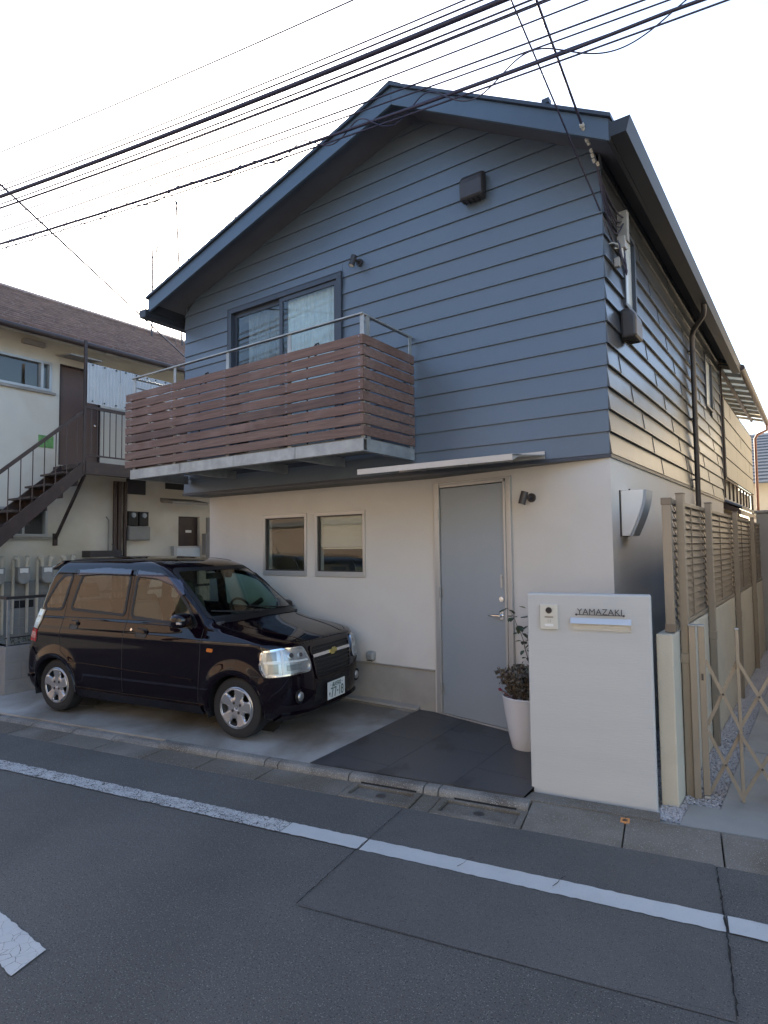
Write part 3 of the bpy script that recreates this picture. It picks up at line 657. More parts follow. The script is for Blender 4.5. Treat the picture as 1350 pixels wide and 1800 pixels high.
# vent hoods
def hood(c, ax, w_, h, dp, m='darkm'):
    f = Mb(); prof = [(0,-h/2),(dp*.92,-h/2),(dp,-h/2+.02),(dp,h*.12),(dp*.93,h*.28),(dp*.72,h*.42),(dp*.4,h/2),(0,h/2)]
    if ax == 'y': f.prism(prof, lambda a,b,d: (c[0]+d, c[1]-a, c[2]+b), -w_/2, w_/2)
    else: f.prism(prof, lambda a,b,d: (c[0]+a, c[1]+d, c[2]+b), -w_/2, w_/2)
    o = mk('vent_hood', f, MT[m], H, bevel=min(.035, w_*.2)); 
    f = Mb()
    for k in range(4):
        t = -w_/2+w_*(k+.7)/5
        if ax == 'y': f.box((c[0]+t-.004,c[1]-dp*.85,c[2]-h/2-.006),(c[0]+t+.004,c[1]-.01,c[2]-h/2))
        else: f.box((c[0]+.01,c[1]+t-.004,c[2]-h/2-.006),(c[0]+dp*.85,c[1]+t+.004,c[2]-h/2))
    mk('grille', f, MT['black'], o); return o
hood((-1.14,-.012,4.985), 'y', .235, .25, .11)
hood((.012,.53,3.575), 'x', .25, .26, .13)
hood((-2.69,YS,.49), 'y', .10, .10, .07, 'galv')
# door
dn = Mb()
def dbox(mb, s0, s1, z0, z1, d0, d1):
    mb.hexa([DP(s0,z0,d0),DP(s1,z0,d0),DP(s1,z0,d1),DP(s0,z0,d1),DP(s0,z1,d0),DP(s1,z1,d0),DP(s1,z1,d1),DP(s0,z1,d1)]); return mb
SA, SB, ZT = .957, 1.899, 2.307; LA, LB, LZ = 1.048, 1.830, 2.250
f = Mb(); dbox(f,SA,SA+.028,.0,ZT,-.030,.10); dbox(f,SA+.028,SA+.062,.0,ZT-.02,-.018,.10); dbox(f,SA+.062,LA-.006,.0,LZ+.01,-.028,.10)
dbox(f,LB+.006,SB,.0,ZT,-.028,.10); dbox(f,SA+.028,LB+.006,ZT-.02,ZT,-.026,.10); dbox(f,LA-.006,LB+.006,LZ+.008,ZT-.02,-.016,.10); dbox(f,SA,SB,-.03,.004,-.012,.10)
mk('door_frame', f, MT['aluw'], H, bevel=.002)
f = Mb(); dbox(f, LA, LB, .010, LZ, -.010, .035); dr = mk('door', f, MT['door'], H, bevel=.002)
f = Mb(); dbox(f, LA-.004, LB+.004, .005, LZ+.006, .036, .06); mk('door_rebate', f, MT['black'], dr)
f = Mb(); dbox(f, 1.066,1.102,.985,1.065,-.022,-.0105); 
def cyl(mb, p, q, r, n=14): return mb.tube([p,q], r, n)
cyl(f, DP(1.084,1.025,-.02), DP(1.084,1.025,-.06), .011); f.tube([DP(1.084,1.025,-.055),DP(1.10,1.025,-.058),DP(1.20,1.022,-.055),DP(1.215,1.022,-.052)], [.010,.010,.008,.006], 10)
mk('door_handle', f, MT['chrome'], dr, smooth=35)
f = Mb(); cyl(f, DP(1.084,1.175,-.0105), DP(1.084,1.175,-.024), .024, 20); cyl(f, DP(1.084,1.175,-.024), DP(1.084,1.175,-.030), .013, 20); mk('door_lock', f, MT['chrome'], dr, smooth=35)
f = Mb(); dbox(f,1.072,1.096,1.28,1.40,-.016,-.0105); cyl(f, DP(1.084,1.375,-.0165), DP(1.084,1.375,-.024), .010, 16); mk('door_lock', f, MT['aluw'], dr, smooth=35)
f = Mb(); cyl(f, DP(1.084,.345,-.011), DP(1.084,.345,-.045), .012, 14); mk('door_stopper', f, MT['chrome'], dr, smooth=35)
for z in (1.99, 1.20, .25):
    f = Mb(); cyl(f, DP(LB+.004,z-.055,-.028), DP(LB+.004,z+.055,-.028), .010, 12); dbox(f,LB-.028,LB+.0,z-.045,z+.045,-.014,-.0105); mk('hinge', f, MT['galv'], dr, smooth=35)
# canopy above the door
f = Mb(); x0, x1 = -2.03, -.535
f.hexa([(x0,-.69,2.352),(x1,-.69,2.352),(x1,-.02,2.430),(x0,-.02,2.430),(x0,-.69,2.360),(x1,-.69,2.360),(x1,-.02,2.438),(x0,-.02,2.438)])
f.box((x0,-.696,2.318),(x1,-.690,2.366)); f.box((x0,-.022,2.402),(x1+.0,-.017,2.466))
f.hexa([(x1-.004,-.69,2.318),(x1,-.69,2.318),(x1,-.69+.002,2.3185),(x1-.004,-.69+.002,2.3185),(x1-.004,-.69,2.366),(x1,-.69,2.366),(x1,-.5,2.385),(x1-.004,-.5,2.385)])
cn = mk('door_canopy', f, MT['aluw'], H)
f = Mb(); f.box((x0+.02,-.64,2.340),(x0+.06,-.60,2.350)); 
for xx in (x0+.3, (x0+x1)/2, x1-.3): f.hexa([(xx,-.68,2.338),(xx+.02,-.68,2.338),(xx+.02,-.03,2.395),(xx,-.03,2.395),(xx,-.68,2.350),(xx+.02,-.68,2.350),(xx+.02,-.03,2.427),(xx,-.03,2.427)])
mk('canopy_rib', f, MT['aluw'], cn)
# balcony
bal = Mb(); BX0, BX1, BY = -5.345, -1.845, -.845
for (a,b) in (((BX0,BY,2.505),(BX1,BY+.008,2.615)),): bal.box(a,b)
bal.box((BX0,BY+.008,2.505),(BX1,BY+.055,2.512)); bal.box((BX0,BY+.008,2.608),(BX1,BY+.055,2.615))
for x in (BX0, BX1-.008): bal.box((x,BY+.056,2.505),(x+.008,-.02,2.615))
bal.box((BX1-.05,BY+.056,2.505),(BX1-.0085,-.02,2.511)); bal.box((BX0+.0085,BY+.056,2.505),(BX0+.05,-.02,2.511))
for x in (-4.42,-3.55,-2.72):
    bal.box((x,BY+.056,2.512),(x+.006,-.02,2.607)); bal.box((x-.045,BY+.056,2.512),(x,-.02,2.518))
for x in (-4.40,-3.52,-2.66): bal.box((x-.01,BY-.0025,2.506),(x-.004,BY-.0004,2.614)); bal.box((x+.006,BY-.0025,2.506),(x+.012,BY-.0004,2.614))
B = mk('balcony', bal, MT['galv'], H)
f = Mb(); f.box((BX0+.06,BY+.06,2.620),(BX1-.06,-.03,2.64)); mk('deck', f, MT['greyp'], B)
f = Mb(); f.box((BX0+.052,BY+.058,2.5195),(BX1-.052,-.03,2.5225)) 
PX = [-5.325,-4.545,-3.655,-2.765,-1.885]
for x in PX:
    f = Mb(); f.box((x,BY+.018,2.616),(x+.045,BY+.026,3.715)); mk('post', f, MT['galv'], B)
for p in ((BX1-.012,-.78),(BX1-.012,-.09)): 
    f = Mb(); f.box((p[0],p[1],2.616),(p[0]+.008,p[1]+.05,3.715)); mk('post', f, MT['galv'], B)
f = Mb(); f.box((BX0,BY+.0,3.716),(BX1,BY+.042,3.730)); f.box((BX1-.04,BY+.0425,3.716),(BX1,-.015,3.730)); f.box((BX0,BY+.0425,3.716),(BX0+.04,-.015,3.730)); mk('handrail', f, MT['galv'], B, bevel=.002)
f = Mb(); f.box((BX0+.06,-.40,3.60),(BX0+.07,BY+.02,3.61)); f.tube([(BX0+.02,-.02,3.58),(BX0+.02,BY+.02,3.62)],.008,6)
mk('side_rail', f, MT['galv'], B)
rnd = random.Random(9); scr = Mb()
nb = 9; pz0, pit, bh = 2.638, .1010, .0855
for i in range(nb):
    z0 = pz0+i*pit+rnd.uniform(-.002,.002); z1 = z0+bh+rnd.uniform(-.001,.001)
    f = Mb(); e = rnd.uniform(-.008,.008); f.hexa([(-5.425+e,BY-.019,z0),(BX1+.016,BY-.019,z0+rnd.uniform(-.003,.003)),(BX1+.016,BY-.001,z0),(-5.425+e,BY-.001,z0),(-5.425+e,BY-.019,z1),(BX1+.016,BY-.019,z1+rnd.uniform(-.003,.003)),(BX1+.016,BY-.001,z1),(-5.425+e,BY-.001,z1)])
    mk('board', f, MT[rnd.choice(('wood','wood','wood2','wood3'))], B, bevel=.003)
    f = Mb(); f.box((BX1+.001,BY+.0,z0+.001),(BX1+.018,-.035,z1-.001)); mk('board', f, MT[rnd.choice(('wood','wood','wood2','wood3'))], B, bevel=.003)
    f = Mb(); f.box((BX0-.018,BY+.0,z0+.001),(BX0-.001,-.035,z1-.001)); mk('board', f, MT[rnd.choice(('wood','wood','wood2','wood3'))], B, bevel=.003)
    for x in PX:
        for zz in (z0+.018, z1-.018): scr.box((x+.014,BY-.0215,zz-.003),(x+.020,BY-.0192,zz+.003))
    for y in (-.76,-.07):
        for zz in (z0+.018, z1-.018): scr.box((BX1+.0182,y,zz-.003),(BX1+.0205,y+.006,zz+.003))
mk('screws', scr, MT['chrome'], B, kind='stuff')
for x in (-2.62,-4.28):
    t_ = thing('laundry_arm', (x,-.60,2.64), 'black looped laundry arm rising just above the balcony boards, '+('in front of the right sash' if x > -3 else 'left of the balcony window'), 'laundry bracket', group='laundry arms on the balcony')
    f = Mb(); f.tube([(x-.10,-.60,2.645),(x-.10,-.60,3.50),(x-.05,-.60,3.60),(x+.02,-.60,3.655),(x+.05,-.60,3.66),(x+.06,-.60,3.63),(x+.04,-.60,3.585),(x-.02,-.60,3.50)], .009, 8); mk('arm', f, MT['black'], t_, smooth=40)
# wall lamps
def spot(name, base, nrm, label, hd):
    t_ = thing(name, base, label, 'wall lamp', group='round spot lamps on the house front'); n_ = Vector(nrm).normalized(); b = Vector(base)
    f = Mb(); f.tube([b+n_*.0,b+n_*.018], .040, 20); mk('base', f, MT['darkm'], t_, smooth=35)
    f = Mb(); f.tube([b+n_*.018,b+n_*.075], .016, 12); mk('stem', f, MT['darkm'], t_, smooth=35)
    c = b+n_*.085+Vector((-.03,0,0)); d = Vector(hd).normalized()
    f = Mb(); f.tube([c-d*.055,c+d*.06], .032, 20); h_ = mk('head', f, MT['darkm'], t_, smooth=35)
    f = Mb(); f.tube([c+d*.0602,c+d*.062], .024, 16); mk('lens', f, MT['white'], t_)
spot('spot_lamp', DP(.742,2.088,-.0), (-KD,-1,0), 'black cylinder spot lamp on the white wall right of the front door', (-.25,-.1,-1))
spot('spot_lamp', (-2.50,-.012,4.668), (0,-1,0), 'dark cylinder spot lamp on the blue siding above the balcony window', (-.15,-.25,-1))
# meter cover on the side wall
mt = thing('meter_cover', (0,.25,1.74), 'white wedge-shaped meter cover with curved grey strip on the side wall', 'meter box')
N = 10; prof = []
for i in range(N+1):
    z = 1.735+.375*i/N; prof.append((.075+.115*math.sin((i/N)*math.pi/2*.95), z))
f = Mb(); P = [(.012,1.735)]+prof+[(.012,2.11)]
f.prism(P, lambda a,b,d:(a,d,b), .235, .47); mk('cover', f, MT['white'], mt, bevel=.004)
f = Mb(); P = [(a+.001,z) for a,z in prof]+[(a+.022,z) for a,z in prof[::-1]]; f.prism(P, lambda a,b,d:(a,d,b), .242, .463); mk('window_strip', f, MT['door'], mt)
f = Mb(); f.box((.001,.228,1.73),(.012,.476,2.115)); f.tube([(.06,.33,2.11),(.06,.33,2.13)],.008,8); mk('back_plate', f, MT['darkm'], mt)
# electricity service box, bracket and cable loops on the side wall
eb = thing('service_box', (.03,.42,4.4), 'grey cable service box with dangling loops high on the side wall', 'cable box')
f = Mb(); f.box((.016,.39,4.29),(.10,.46,4.56)); mk('upper_box', f, MT['greyp'], eb, bevel=.005)
f = Mb(); f.box((.016,.36,4.22),(.085,.44,4.33)); mk('lower_box', f, MT['shed'], eb, bevel=.005)
f = Mb(); f.tube([(.02,.10,4.16),(.05,.10,4.16),(.08,.13,4.15),(.07,.17,4.14),(.05,.14,4.13)], .008, 8); mk('hook', f, MT['galv'], eb, smooth=50)
f = Mb(); f.box((.016,.25,4.02),(.06,.30,4.10)); mk('clamp', f, MT['shed'], eb, bevel=.004)
f = Mb(); rnd = random.Random(13)
for k in range(7):
    y0, y1 = .30+rnd.uniform(-.05,.05), .42+rnd.uniform(-.05,.05); zb_ = 4.02+rnd.uniform(-.05,.05); P = []
    for i in range(13):
        t = i/12; P.append((.05+.04*math.sin(t*3.1)+rnd.uniform(-.003,.003), y0+(y1-y0)*t, zb_+(4.24-zb_)*(2*t-1)**2))
    f.tube(P, .0055, 6)
mk('cable_loop', f, MT['wire'], eb, smooth=60)
f = Mb(); f.tube([(.05,.38,4.25),(.06,.36,4.15),(.06,.33,4.06)], .012, 8); mk('grey_cable', f, MT['cream'], eb, smooth=60)
# ================================================================ FRONTAGE
PA = R_(10.9)
P_ = thing('gate_pillar', (-.404,-.795,-.10), 'white plastered pillar with YAMAZAKI nameplate, mail slot and intercom', 'gate pillar', PA)
f = Mb(); f.box((0,0,-.03),(.828,.115,1.42)); mk('pillar_body', f, MT['pillar'], P_, local=True, bevel=.012)
f = Mb(); f.box((.095,-.020,1.168),(.219,-.0005,1.345)); ic = mk('intercom', f, MT['cream'], P_, local=True, bevel=.004)
f = Mb(); f.lathe([(0,-.027),(.020,-.0265),(.022,-.022),(.022,-.0195)], (.157,0,1.303), 20, 'y'); mk('camera_lens', f, MT['black'], ic, local=True, smooth=40)
f = Mb(); f.lathe([(.0222,-.0205),(.027,-.0205),(.027,-.020)], (.157,0,1.303), 20, 'y'); mk('lens_ring', f, MT['aluw'], ic, local=True)
f = Mb(); 
for k in range(4): f.box((.127,-.0212,1.250+k*.0035),(.187,-.0203,1.2515+k*.0035))
mk('speaker_slots', f, MT['darkm'], ic, local=True, kind='stuff')
f = Mb(); f.box((.127,-.0235,1.188),(.187,-.0203,1.206)); mk('call_button', f, MT['white'], ic, local=True, bevel=.002)
f = Mb(); f.box((.150,-.0212,1.215),(.1515,-.0203,1.240)); f.box((.165,-.0212,1.215),(.1665,-.0203,1.240)); f.box((.185,-.0212,1.31),(.188,-.0203,1.316)); mk('marks', f, MT['darkm'], ic, local=True)
f = Mb()
for a,b,c,d in ((.302,.704,1.172,1.180),(.302,.704,1.246,1.254),(.302,.310,1.180,1.246),(.696,.704,1.180,1.246)): f.box((a,-.010,c),(b,-.0005,d))
ms = mk('mail_slot', f, MT['aluw'], P_, local=True)
f = Mb(); f.hexa([(.304,-.030,1.218),(.702,-.030,1.218),(.702,-.011,1.220),(.304,-.011,1.220),(.304,-.012,1.255),(.702,-.012,1.255),(.702,-.0105,1.257),(.304,-.0105,1.257)]); mk('slot_flap', f, MT['chrome'] if False else mat('flap_steel',(.50,.54,.58),.45,.5), ms, local=True, bevel=.001)
f = Mb(); f.box((.311,-.004,1.181),(.695,-.001,1.246)); mk('slot_back', f, MT['cream'], ms, local=True)
f = Mb(); f.box((.345,-.014,1.196),(.69,-.0045,1.204)); mk('inner_flap', f, MT['aluw'], ms, local=True)
np_ = Mb(); np_.box((.345,-.020,1.2775),(.655,-.016,1.2815)); 
for x in (.345,.655): np_.lathe([(0,-.024),(.006,-.023),(.0075,-.018),(.006,-.014),(0,-.0005)], (x,0,1.2795), 12, 'y')
pl_ = mk('nameplate', np_, MT['darkm'], P_, local=True)
cu = bpy.data.curves.new('name_text', 'FONT'); cu.body = 'YAMAZAKI'; cu.size = .058; cu.extrude = .002; cu.align_x = 'CENTER'; cu.space_character = 1.06
to = bpy.data.objects.new('tmp_text', cu); scene.collection.objects.link(to); bpy.context.view_layer.update()
me = bpy.data.meshes.new_from_object(to.evaluated_get(bpy.context.evaluated_depsgraph_get())); bpy.data.objects.remove(to)
me.transform(Matrix.Translation((.50,-.018,1.2820)) @ Matrix.Rotation(R_(90),4,'X')); me.materials.clear(); me.materials.append(MT['darkm'])
lt = bpy.data.objects.new('name_letters', me); scene.collection.objects.link(lt); lt.parent = pl_
# potted plants
pt = thing('plant_pot', (-.735,-.07,-.032), 'tall white glazed tapering pot between the door and the white pillar', 'plant pot')
f = Mb(); f.lathe([(0,0),(.118,0),(.124,.008),(.150,.12),(.176,.27),(.196,.415),(.200,.43),(.196,.436),(.186,.432),(.180,.40),(0,.395)], (0,0,0), 48); mk('pot_body', f, MT['pot'], pt, local=True, smooth=30)
rnd = random.Random(21); f = Mb()
for _ in range(420):
    a, r = rnd.uniform(0,6.28), .178*math.sqrt(rnd.random()); q = Vector((r*math.cos(a), r*math.sin(a), .398+rnd.uniform(0,.01))); s_ = rnd.uniform(.005,.011)
    f.add([q+Vector(v)*s_ for v in ((1,0,0),(-1,0,0),(0,1,0),(0,-1,0),(0,0,.8),(0,0,-.8))], [(0,2,4),(2,1,4),(1,3,4),(3,0,4),(2,0,5),(1,2,5),(3,1,5),(0,3,5)])
mk('pebbles', f, MT['gravel'], pt, local=True, kind='stuff', fixn=False)
def leaf(mb, p, d, n, L, W, mi=0):
    p = Vector(p); d = Vector(d).normalized(); n = Vector(n); s_ = d.cross(n)
    if s_.length < 1e-3: s_ = d.orthogonal()
    s_.normalize(); u = s_.cross(d)
    mb.add([p, p+d*L*.35+s_*W*.5+u*.10*L, p+d*L*.75+s_*W*.36+u*.06*L, p+d*L-u*.04*L, p+d*L*.75-s_*W*.36+u*.06*L, p+d*L*.35-s_*W*.5+u*.10*L, p+d*L*.5-u*.04*L],
      [(0,1,6),(1,2,6),(2,3,6),(3,4,6),(4,5,6),(5,0,6)], mi)
gr = thing('geranium', (-.735,-.07,.37), 'dusty low geranium with brownish leaves and one red bud, in the white pot', 'plant')
st_, lf = Mb(), Mb(); rnd = random.Random(31); tips = []
for k in range(26):
    a = rnd.uniform(0,6.28); r = rnd.uniform(.02,.11); p = Vector((r*math.cos(a), r*math.sin(a), 0)); P = [p.copy()]; d = Vector((math.cos(a)*.5, math.sin(a)*.5, 1)).normalized()
    for i in range(5):
        d = (d+Vector((rnd.uniform(-.3,.3),rnd.uniform(-.3,.3),rnd.uniform(-.1,.25)))).normalized(); p = p+d*rnd.uniform(.035,.06); P.append(p.copy())
        for _ in range(15):
            ld = Vector((rnd.uniform(-1,1),rnd.uniform(-1,1),rnd.uniform(-.3,.7))).normalized(); q = p+ld*rnd.uniform(.0,.03)
            leaf(lf, q, ld, (rnd.uniform(-1,1),rnd.uniform(-1,1),rnd.uniform(0,1)), rnd.uniform(.020,.040), rnd.uniform(.020,.038))
    st_.tube(P, [.006,.005,.0045,.004,.003,.002], 5); tips.append(p)
mk('stems', st_, MT['stem'], gr, local=True, smooth=60); mk('leaves', lf, MT['leafr'], gr, local=True, kind='stuff', fixn=False)
f = Mb(); f.tube([(-.06,-.08,0),(-.12,-.13,.05),(-.145,-.155,.085)], .003, 5); f.tube([(-.145,-.155,.085),(-.16,-.17,.095),(-.17,-.175,.10)], [.006,.014,.004], 8); mk('bud', f, MT['flower'], gr, local=True, smooth=60)
tp = thing('climbing_plant', (-.66,.0,-.03), 'taller dark green leafy shoot behind the pot, half hidden by the white pillar', 'plant')
st_, lf = Mb(), Mb(); rnd = random.Random(41)
for k in range(4):
    P = []; p = Vector((rnd.uniform(-.02,.12), rnd.uniform(-.03,.03), .40)); lean = rnd.uniform(-.11,.02)
    for i in range(12):
        P.append(p.copy()); p = p+Vector((lean*.35+rnd.uniform(-.02,.02), rnd.uniform(-.02,.02), .068))
        if i > 3:
            for _ in range(4):
                ld = Vector((rnd.uniform(-1,1), rnd.uniform(-1,1), rnd.uniform(-.9,.3))).normalized()
                leaf(lf, P[-1]+ld*.015, ld, (0,0,1), rnd.uniform(.055,.090), rnd.uniform(.034,.050))
    st_.tube(P, [.006-.0004*i for i in range(12)], 5)
mk('stems', st_, MT['stem'], tp, local=True, smooth=60); mk('leaves', lf, MT['leafd'], tp, local=True, kind='stuff', fixn=False)
f = Mb(); f.lathe([(0,0),(.10,0),(.13,.38),(.12,.39),(0,.37)], (.05,.0,0), 24); mk('nursery_pot', f, MT['darkm'], tp, local=True, smooth=40)
# low wall and louvre fence
lw = thing('low_wall', (.46,-.44,-.12), 'cream-painted low wall running back beneath the louvred fence', 'wall')
f = Mb(); f.box((.398,-.475,-.16),(.505,8.6,1.045)); mk('wall_body', f, MT['lowwall'], lw, bevel=.006)
fe = thing('louvre_fence', (.5,-.3,1.05), 'champagne aluminium louvred screen with tall posts beside the side path', 'fence')
py = [-.20,1.12,3.15,5.2,7.2]
for y in py:
    f = Mb(); f.box((.512,y-.033,-.13),(.562,y+.033,2.022)); po = mk('post', f, MT['alu'], fe, bevel=.003)
    f = Mb(); f.box((.508,y-.037,2.0225),(.566,y+.037,2.032)); mk('post_cap', f, MT['alu2'], po, bevel=.002)
    f = Mb(); f.box((.5065,y-.04,.82),(.5665,y+.04,.89)); mk('clamp', f, MT['alu'], po, bevel=.004)
ends = [-.37]+[y+.0 for y in (1.12,3.15,5.2,7.2)]
segs = [(-.365,-.245),(-.165,1.075),(1.165,3.105),(3.195,5.155),(5.245,7.155)]
for y0, y1 in segs:
    f = Mb(); f.box((.452,y0,1.955),(.505,y1,1.985)); f.box((.452,y0,1.062),(.505,y1,1.092)); mk('rail', f, MT['alu'], fe, bevel=.002)
    if y1-y0 > .5:
        f = Mb(); f.box((.4965,(y0+y1)/2-.012,1.093),(.503,(y0+y1)/2+.012,1.954)); mk('mullion', f, MT['alu2'], fe)
    for k in range(15):
        z = 1.098+k*.0572; s_ = Mb(); s_.hexa([(.472,y0,z+.056),(.494,y0,z-.004),(.494,y1,z-.004),(.472,y1,z+.056),(.476,y0,z+.062),(.500,y0,z+.000),(.500,y1,z+.000),(.476,y1,z+.062)])
        mk('louvre', s_, MT['alu2'], fe)
f = Mb(); f.box((.448,-.400,1.062),(.508,-.366,1.985)); mk('end_frame', f, MT['alu'], fe, bevel=.003)
f = Mb(); f.box((.444,-.404,1.94),(.512,-.362,1.99)); mk('frame_corner', f, MT['alu2'], fe, bevel=.003); f = Mb(); f.box((.444,-.404,1.055),(.512,-.362,1.11)); mk('frame_corner', f, MT['alu2'], fe, bevel=.003)
# folding gate
g_ = thing('folding_gate', (.612,-.215,-.10), 'champagne aluminium concertina gate with crossed bars across the side path', 'gate', PA)
def gp(x, z, y=0): return (x, y, z)
mb = Mb(); mb.box((-.052,-.030,-.02),(-.008,.022,1.185)); mk('hinge_post', mb, MT['alu'], g_, local=True, bevel=.003)
mb = Mb(); mb.box((-.056,-.034,1.1855),(-.004,.026,1.196)); mk('post_cap', mb, MT['galv'], g_, local=True, bevel=.002)
mb = Mb(); mb.box((.006,-.032,.03),(.048,.020,1.185)); lp = mk('lock_post', mb, MT['alu'], g_, local=True, bevel=.003)
mb = Mb(); mb.box((.003,-.036,1.1855),(.051,.024,1.196)); mk('post_cap', mb, MT['galv'], lp, local=True, bevel=.002)
mb = Mb(); mb.box((.018,-.036,.815),(.032,-.0325,.860)); mk('lock', mb, MT['darkm'], lp, local=True)
mb = Mb(); mb.box((.010,-.033,.012),(.046,.020,.028)); mk('shoe', mb, MT['aluw'], lp, local=True)
cx = [.245+.235*k for k in range(6)]
mb = Mb()
for k, x in enumerate(cx):
    mb = Mb(); mb.box((x-.010,-.020,-.01),(x+.012,.006,1.17)); q = mk('bar', mb, MT['alu'], g_, local=True, bevel=.002)
    mb = Mb(); mb.box((x-.012,-.022,1.1705),(x+.014,.008,1.182)); mk('bar_cap', mb, MT['galv'], q, local=True, bevel=.002)
xs_ = [.048]+cx
for k in range(len(xs_)-1):
    a, b = xs_[k], xs_[k+1]
    for z0, z1 in ((.955,.50),(.465,.035)):
        mb = Mb(); mb.bar((a,-.026,z0),(b,-.026,z1),.006,.022,(0,0,1)); mk('cross_bar', mb, MT['alu'], g_, local=True)
        mb = Mb(); mb.bar((a,.012,z1),(b,.012,z0),.006,.022,(0,0,1)); mk('cross_bar', mb, MT['alu'], g_, local=True)
        mb = Mb(); mb.lathe([(0,-.034),(.007,-.033),(.008,-.0292)], ((a+b)/2,0,(z0+z1)/2), 10, 'y'); mk('rivet', mb, MT['darkm'], g_, local=True)
# shed at the end of the path
sh = thing('storage_shed', (.9,7.1,-.1), 'grey steel storage cabinet standing at the far end of the side path', 'shed')
f = Mb(); f.box((.455,7.02,-.1),(1.75,7.9,2.16)); mk('cabinet', f, MT['shed'], sh, bevel=.01)
f = Mb(); f.box((.485,7.0,.02),(1.08,7.019,2.06)); mk('door', f, MT['shed'], sh, bevel=.004)
f = Mb(); f.box((1.09,7.0,.02),(1.72,7.019,2.06)); mk('door', f, MT['shed'], sh, bevel=.004)
f = Mb(); f.box((.43,6.98,2.165),(1.78,7.94,2.21)); mk('top', f, MT['shed'], sh, bevel=.01)
f = Mb(); f.tube([(.60,6.96,.16),(.60,6.94,.28),(.72,6.94,.30),(1.2,6.94,.30)], .02, 8)
pp = thing('black_conduit', (.42,6.9,-.1), 'thin black vertical conduit left of the grey cabinet', 'pipe'); f = Mb(); f.tube([(.425,6.9,-.1),(.425,6.9,2.0)], .018, 8); mk('pipe', f, MT['black'], pp)
# building behind the house on the right
rb = thing('rear_building', (-2,9.5,0), 'old house behind with beige sheet balcony screen and translucent canopy', 'building')
f = Mb(); f.box((-5,7.5,-.1),(-.30,12.4,5.2)); mk('wall', f, MT['oppwall2'], rb)
f = Mb(); f.box((-.29,7.3,-.1),(-.10,12.3,2.25)); mk('lower_wall', f, MT['brownd'], rb)
for k in range(4):
    for j in range(3):
        y0 = 6.98+j*1.66; y1 = y0+1.65; z0 = 2.80+k*.345
        f = Mb(); f.hexa([(.036,y0,z0),(.056,y0,z0),(.056,y1,z0),(.036,y1,z0),(.036,y0,z0+.338),(.05,y0,z0+.338),(.05,y1,z0+.338),(.036,y1,z0+.338)]); 
        if (k+j) % 7 == 3: f.box((.0565,y0+.8,z0+.1),(.0585,y0+.84,z0+.34))
        mk('balcony_sheet', f, MT['beigep'], rb)
f = Mb()
for k in range(5):
    for i in range(62): f.box((.052,7.0+i*.08,2.796+k*.345),(.064,7.03+i*.08,2.806+k*.345))
mk('sheet_screws', f, MT['darkm'], rb, kind='stuff')
f = Mb(); f.box((.0,6.98,4.185),(.034,11.95,4.21)); f.box((.0,6.98,2.77),(.034,11.95,2.795)); f.box((.0,11.9,2.3),(.04,11.95,4.2)); f.box((-.02,6.98,2.6),(.034,7.0,4.9))
for i in range(9): f.box((.0,7.0+i*.6,2.45),(.03,7.03+i*.6,2.77))
mk('balcony_frame', f, MT['brown'], rb)
f = Mb()
for i in range(26): f.box((-.08,7.1+i*.19,2.45),(-.06,7.17+i*.19,2.78))
mk('white_bars', f, MT['white'], rb, kind='stuff')
trn = bpy.data.materials.new('translucent_sheet'); trn.use_nodes = True; nn = trn.node_tree.nodes; nn.remove(nn['Principled BSDF'])
t1 = nn.new('ShaderNodeBsdfTranslucent'); t1.inputs[0].default_value = (.62,.55,.38,1); t2 = nn.new('ShaderNodeBsdfDiffuse'); t2.inputs[0].default_value = (.5,.45,.33,1)
mx = nn.new('ShaderNodeMixShader'); mx.inputs[0].default_value = .35; trn.node_tree.links.new(t1.outputs[0],mx.inputs[1]); trn.node_tree.links.new(t2.outputs[0],mx.inputs[2]); trn.node_tree.links.new(mx.outputs[0],nn['Material Output'].inputs[0])
f = Mb(); N = 130; 
for i in range(N+1):
    y = 6.95+5.75*i/N; dz = .018*math.sin(i*2*math.pi/4.0)
    f.v += [(-1.2,y,5.15+dz),(.30,y,4.71+dz)]
for i in range(N): f.f.append((2*i,2*i+1,2*i+3,2*i+2)); f.m.append(0)
mk('corrugated_canopy', f, trn, rb, fixn=False)
for i in range(11):
    y = 7.0+i*.56; f = Mb(); f.bar((-1.2,y,5.09),(.29,y,4.655),.045,.06); mk('rafter', f, MT['eave'], rb)
f = Mb(); f.bar((.02,6.95,4.70),(.02,12.7,4.70),.05,.06); f.bar((-.6,6.95,4.88),(-.6,12.7,4.88),.05,.06); mk('purlin', f, MT['brown'], rb)
f = Mb(); f.tube([(.34,6.95,4.66),(.34,12.75,4.60)], .055, 10); mk('gutter_pipe', f, MT['brown'], rb, smooth=40)
f = Mb(); f.tube([(.34,12.6,4.6),(.34,12.6,4.42),(.15,12.4,4.30),(.10,12.35,4.2),(.10,12.35,2.4)], .032, 10); mk('downpipe', f, MT['rust'], rb, smooth=40)
for j in range(20):
    f = Mb(); y = 6.98+j*.28; P = []
    for i in range(9):
        a = math.pi*i/8; P.append((y+.14-.14*math.cos(a), .045*math.sin(a)))
    k0 = 0
    V = [(-.30,a,2.52+b) for a,b in P]+[(.26,a,2.26+b) for a,b in P]+[(.26,a,2.23+b*.4) for a,b in P]
    f.v = V; f.f = [(i,i+1,9+i+1,9+i) for i in range(8)]+[(9+i,9+i+1,18+i+1,18+i) for i in range(8)]; f.m = [0]*16
    mk('eave_tile', f, MT['tilek'], rb, smooth=60, fixn=False)
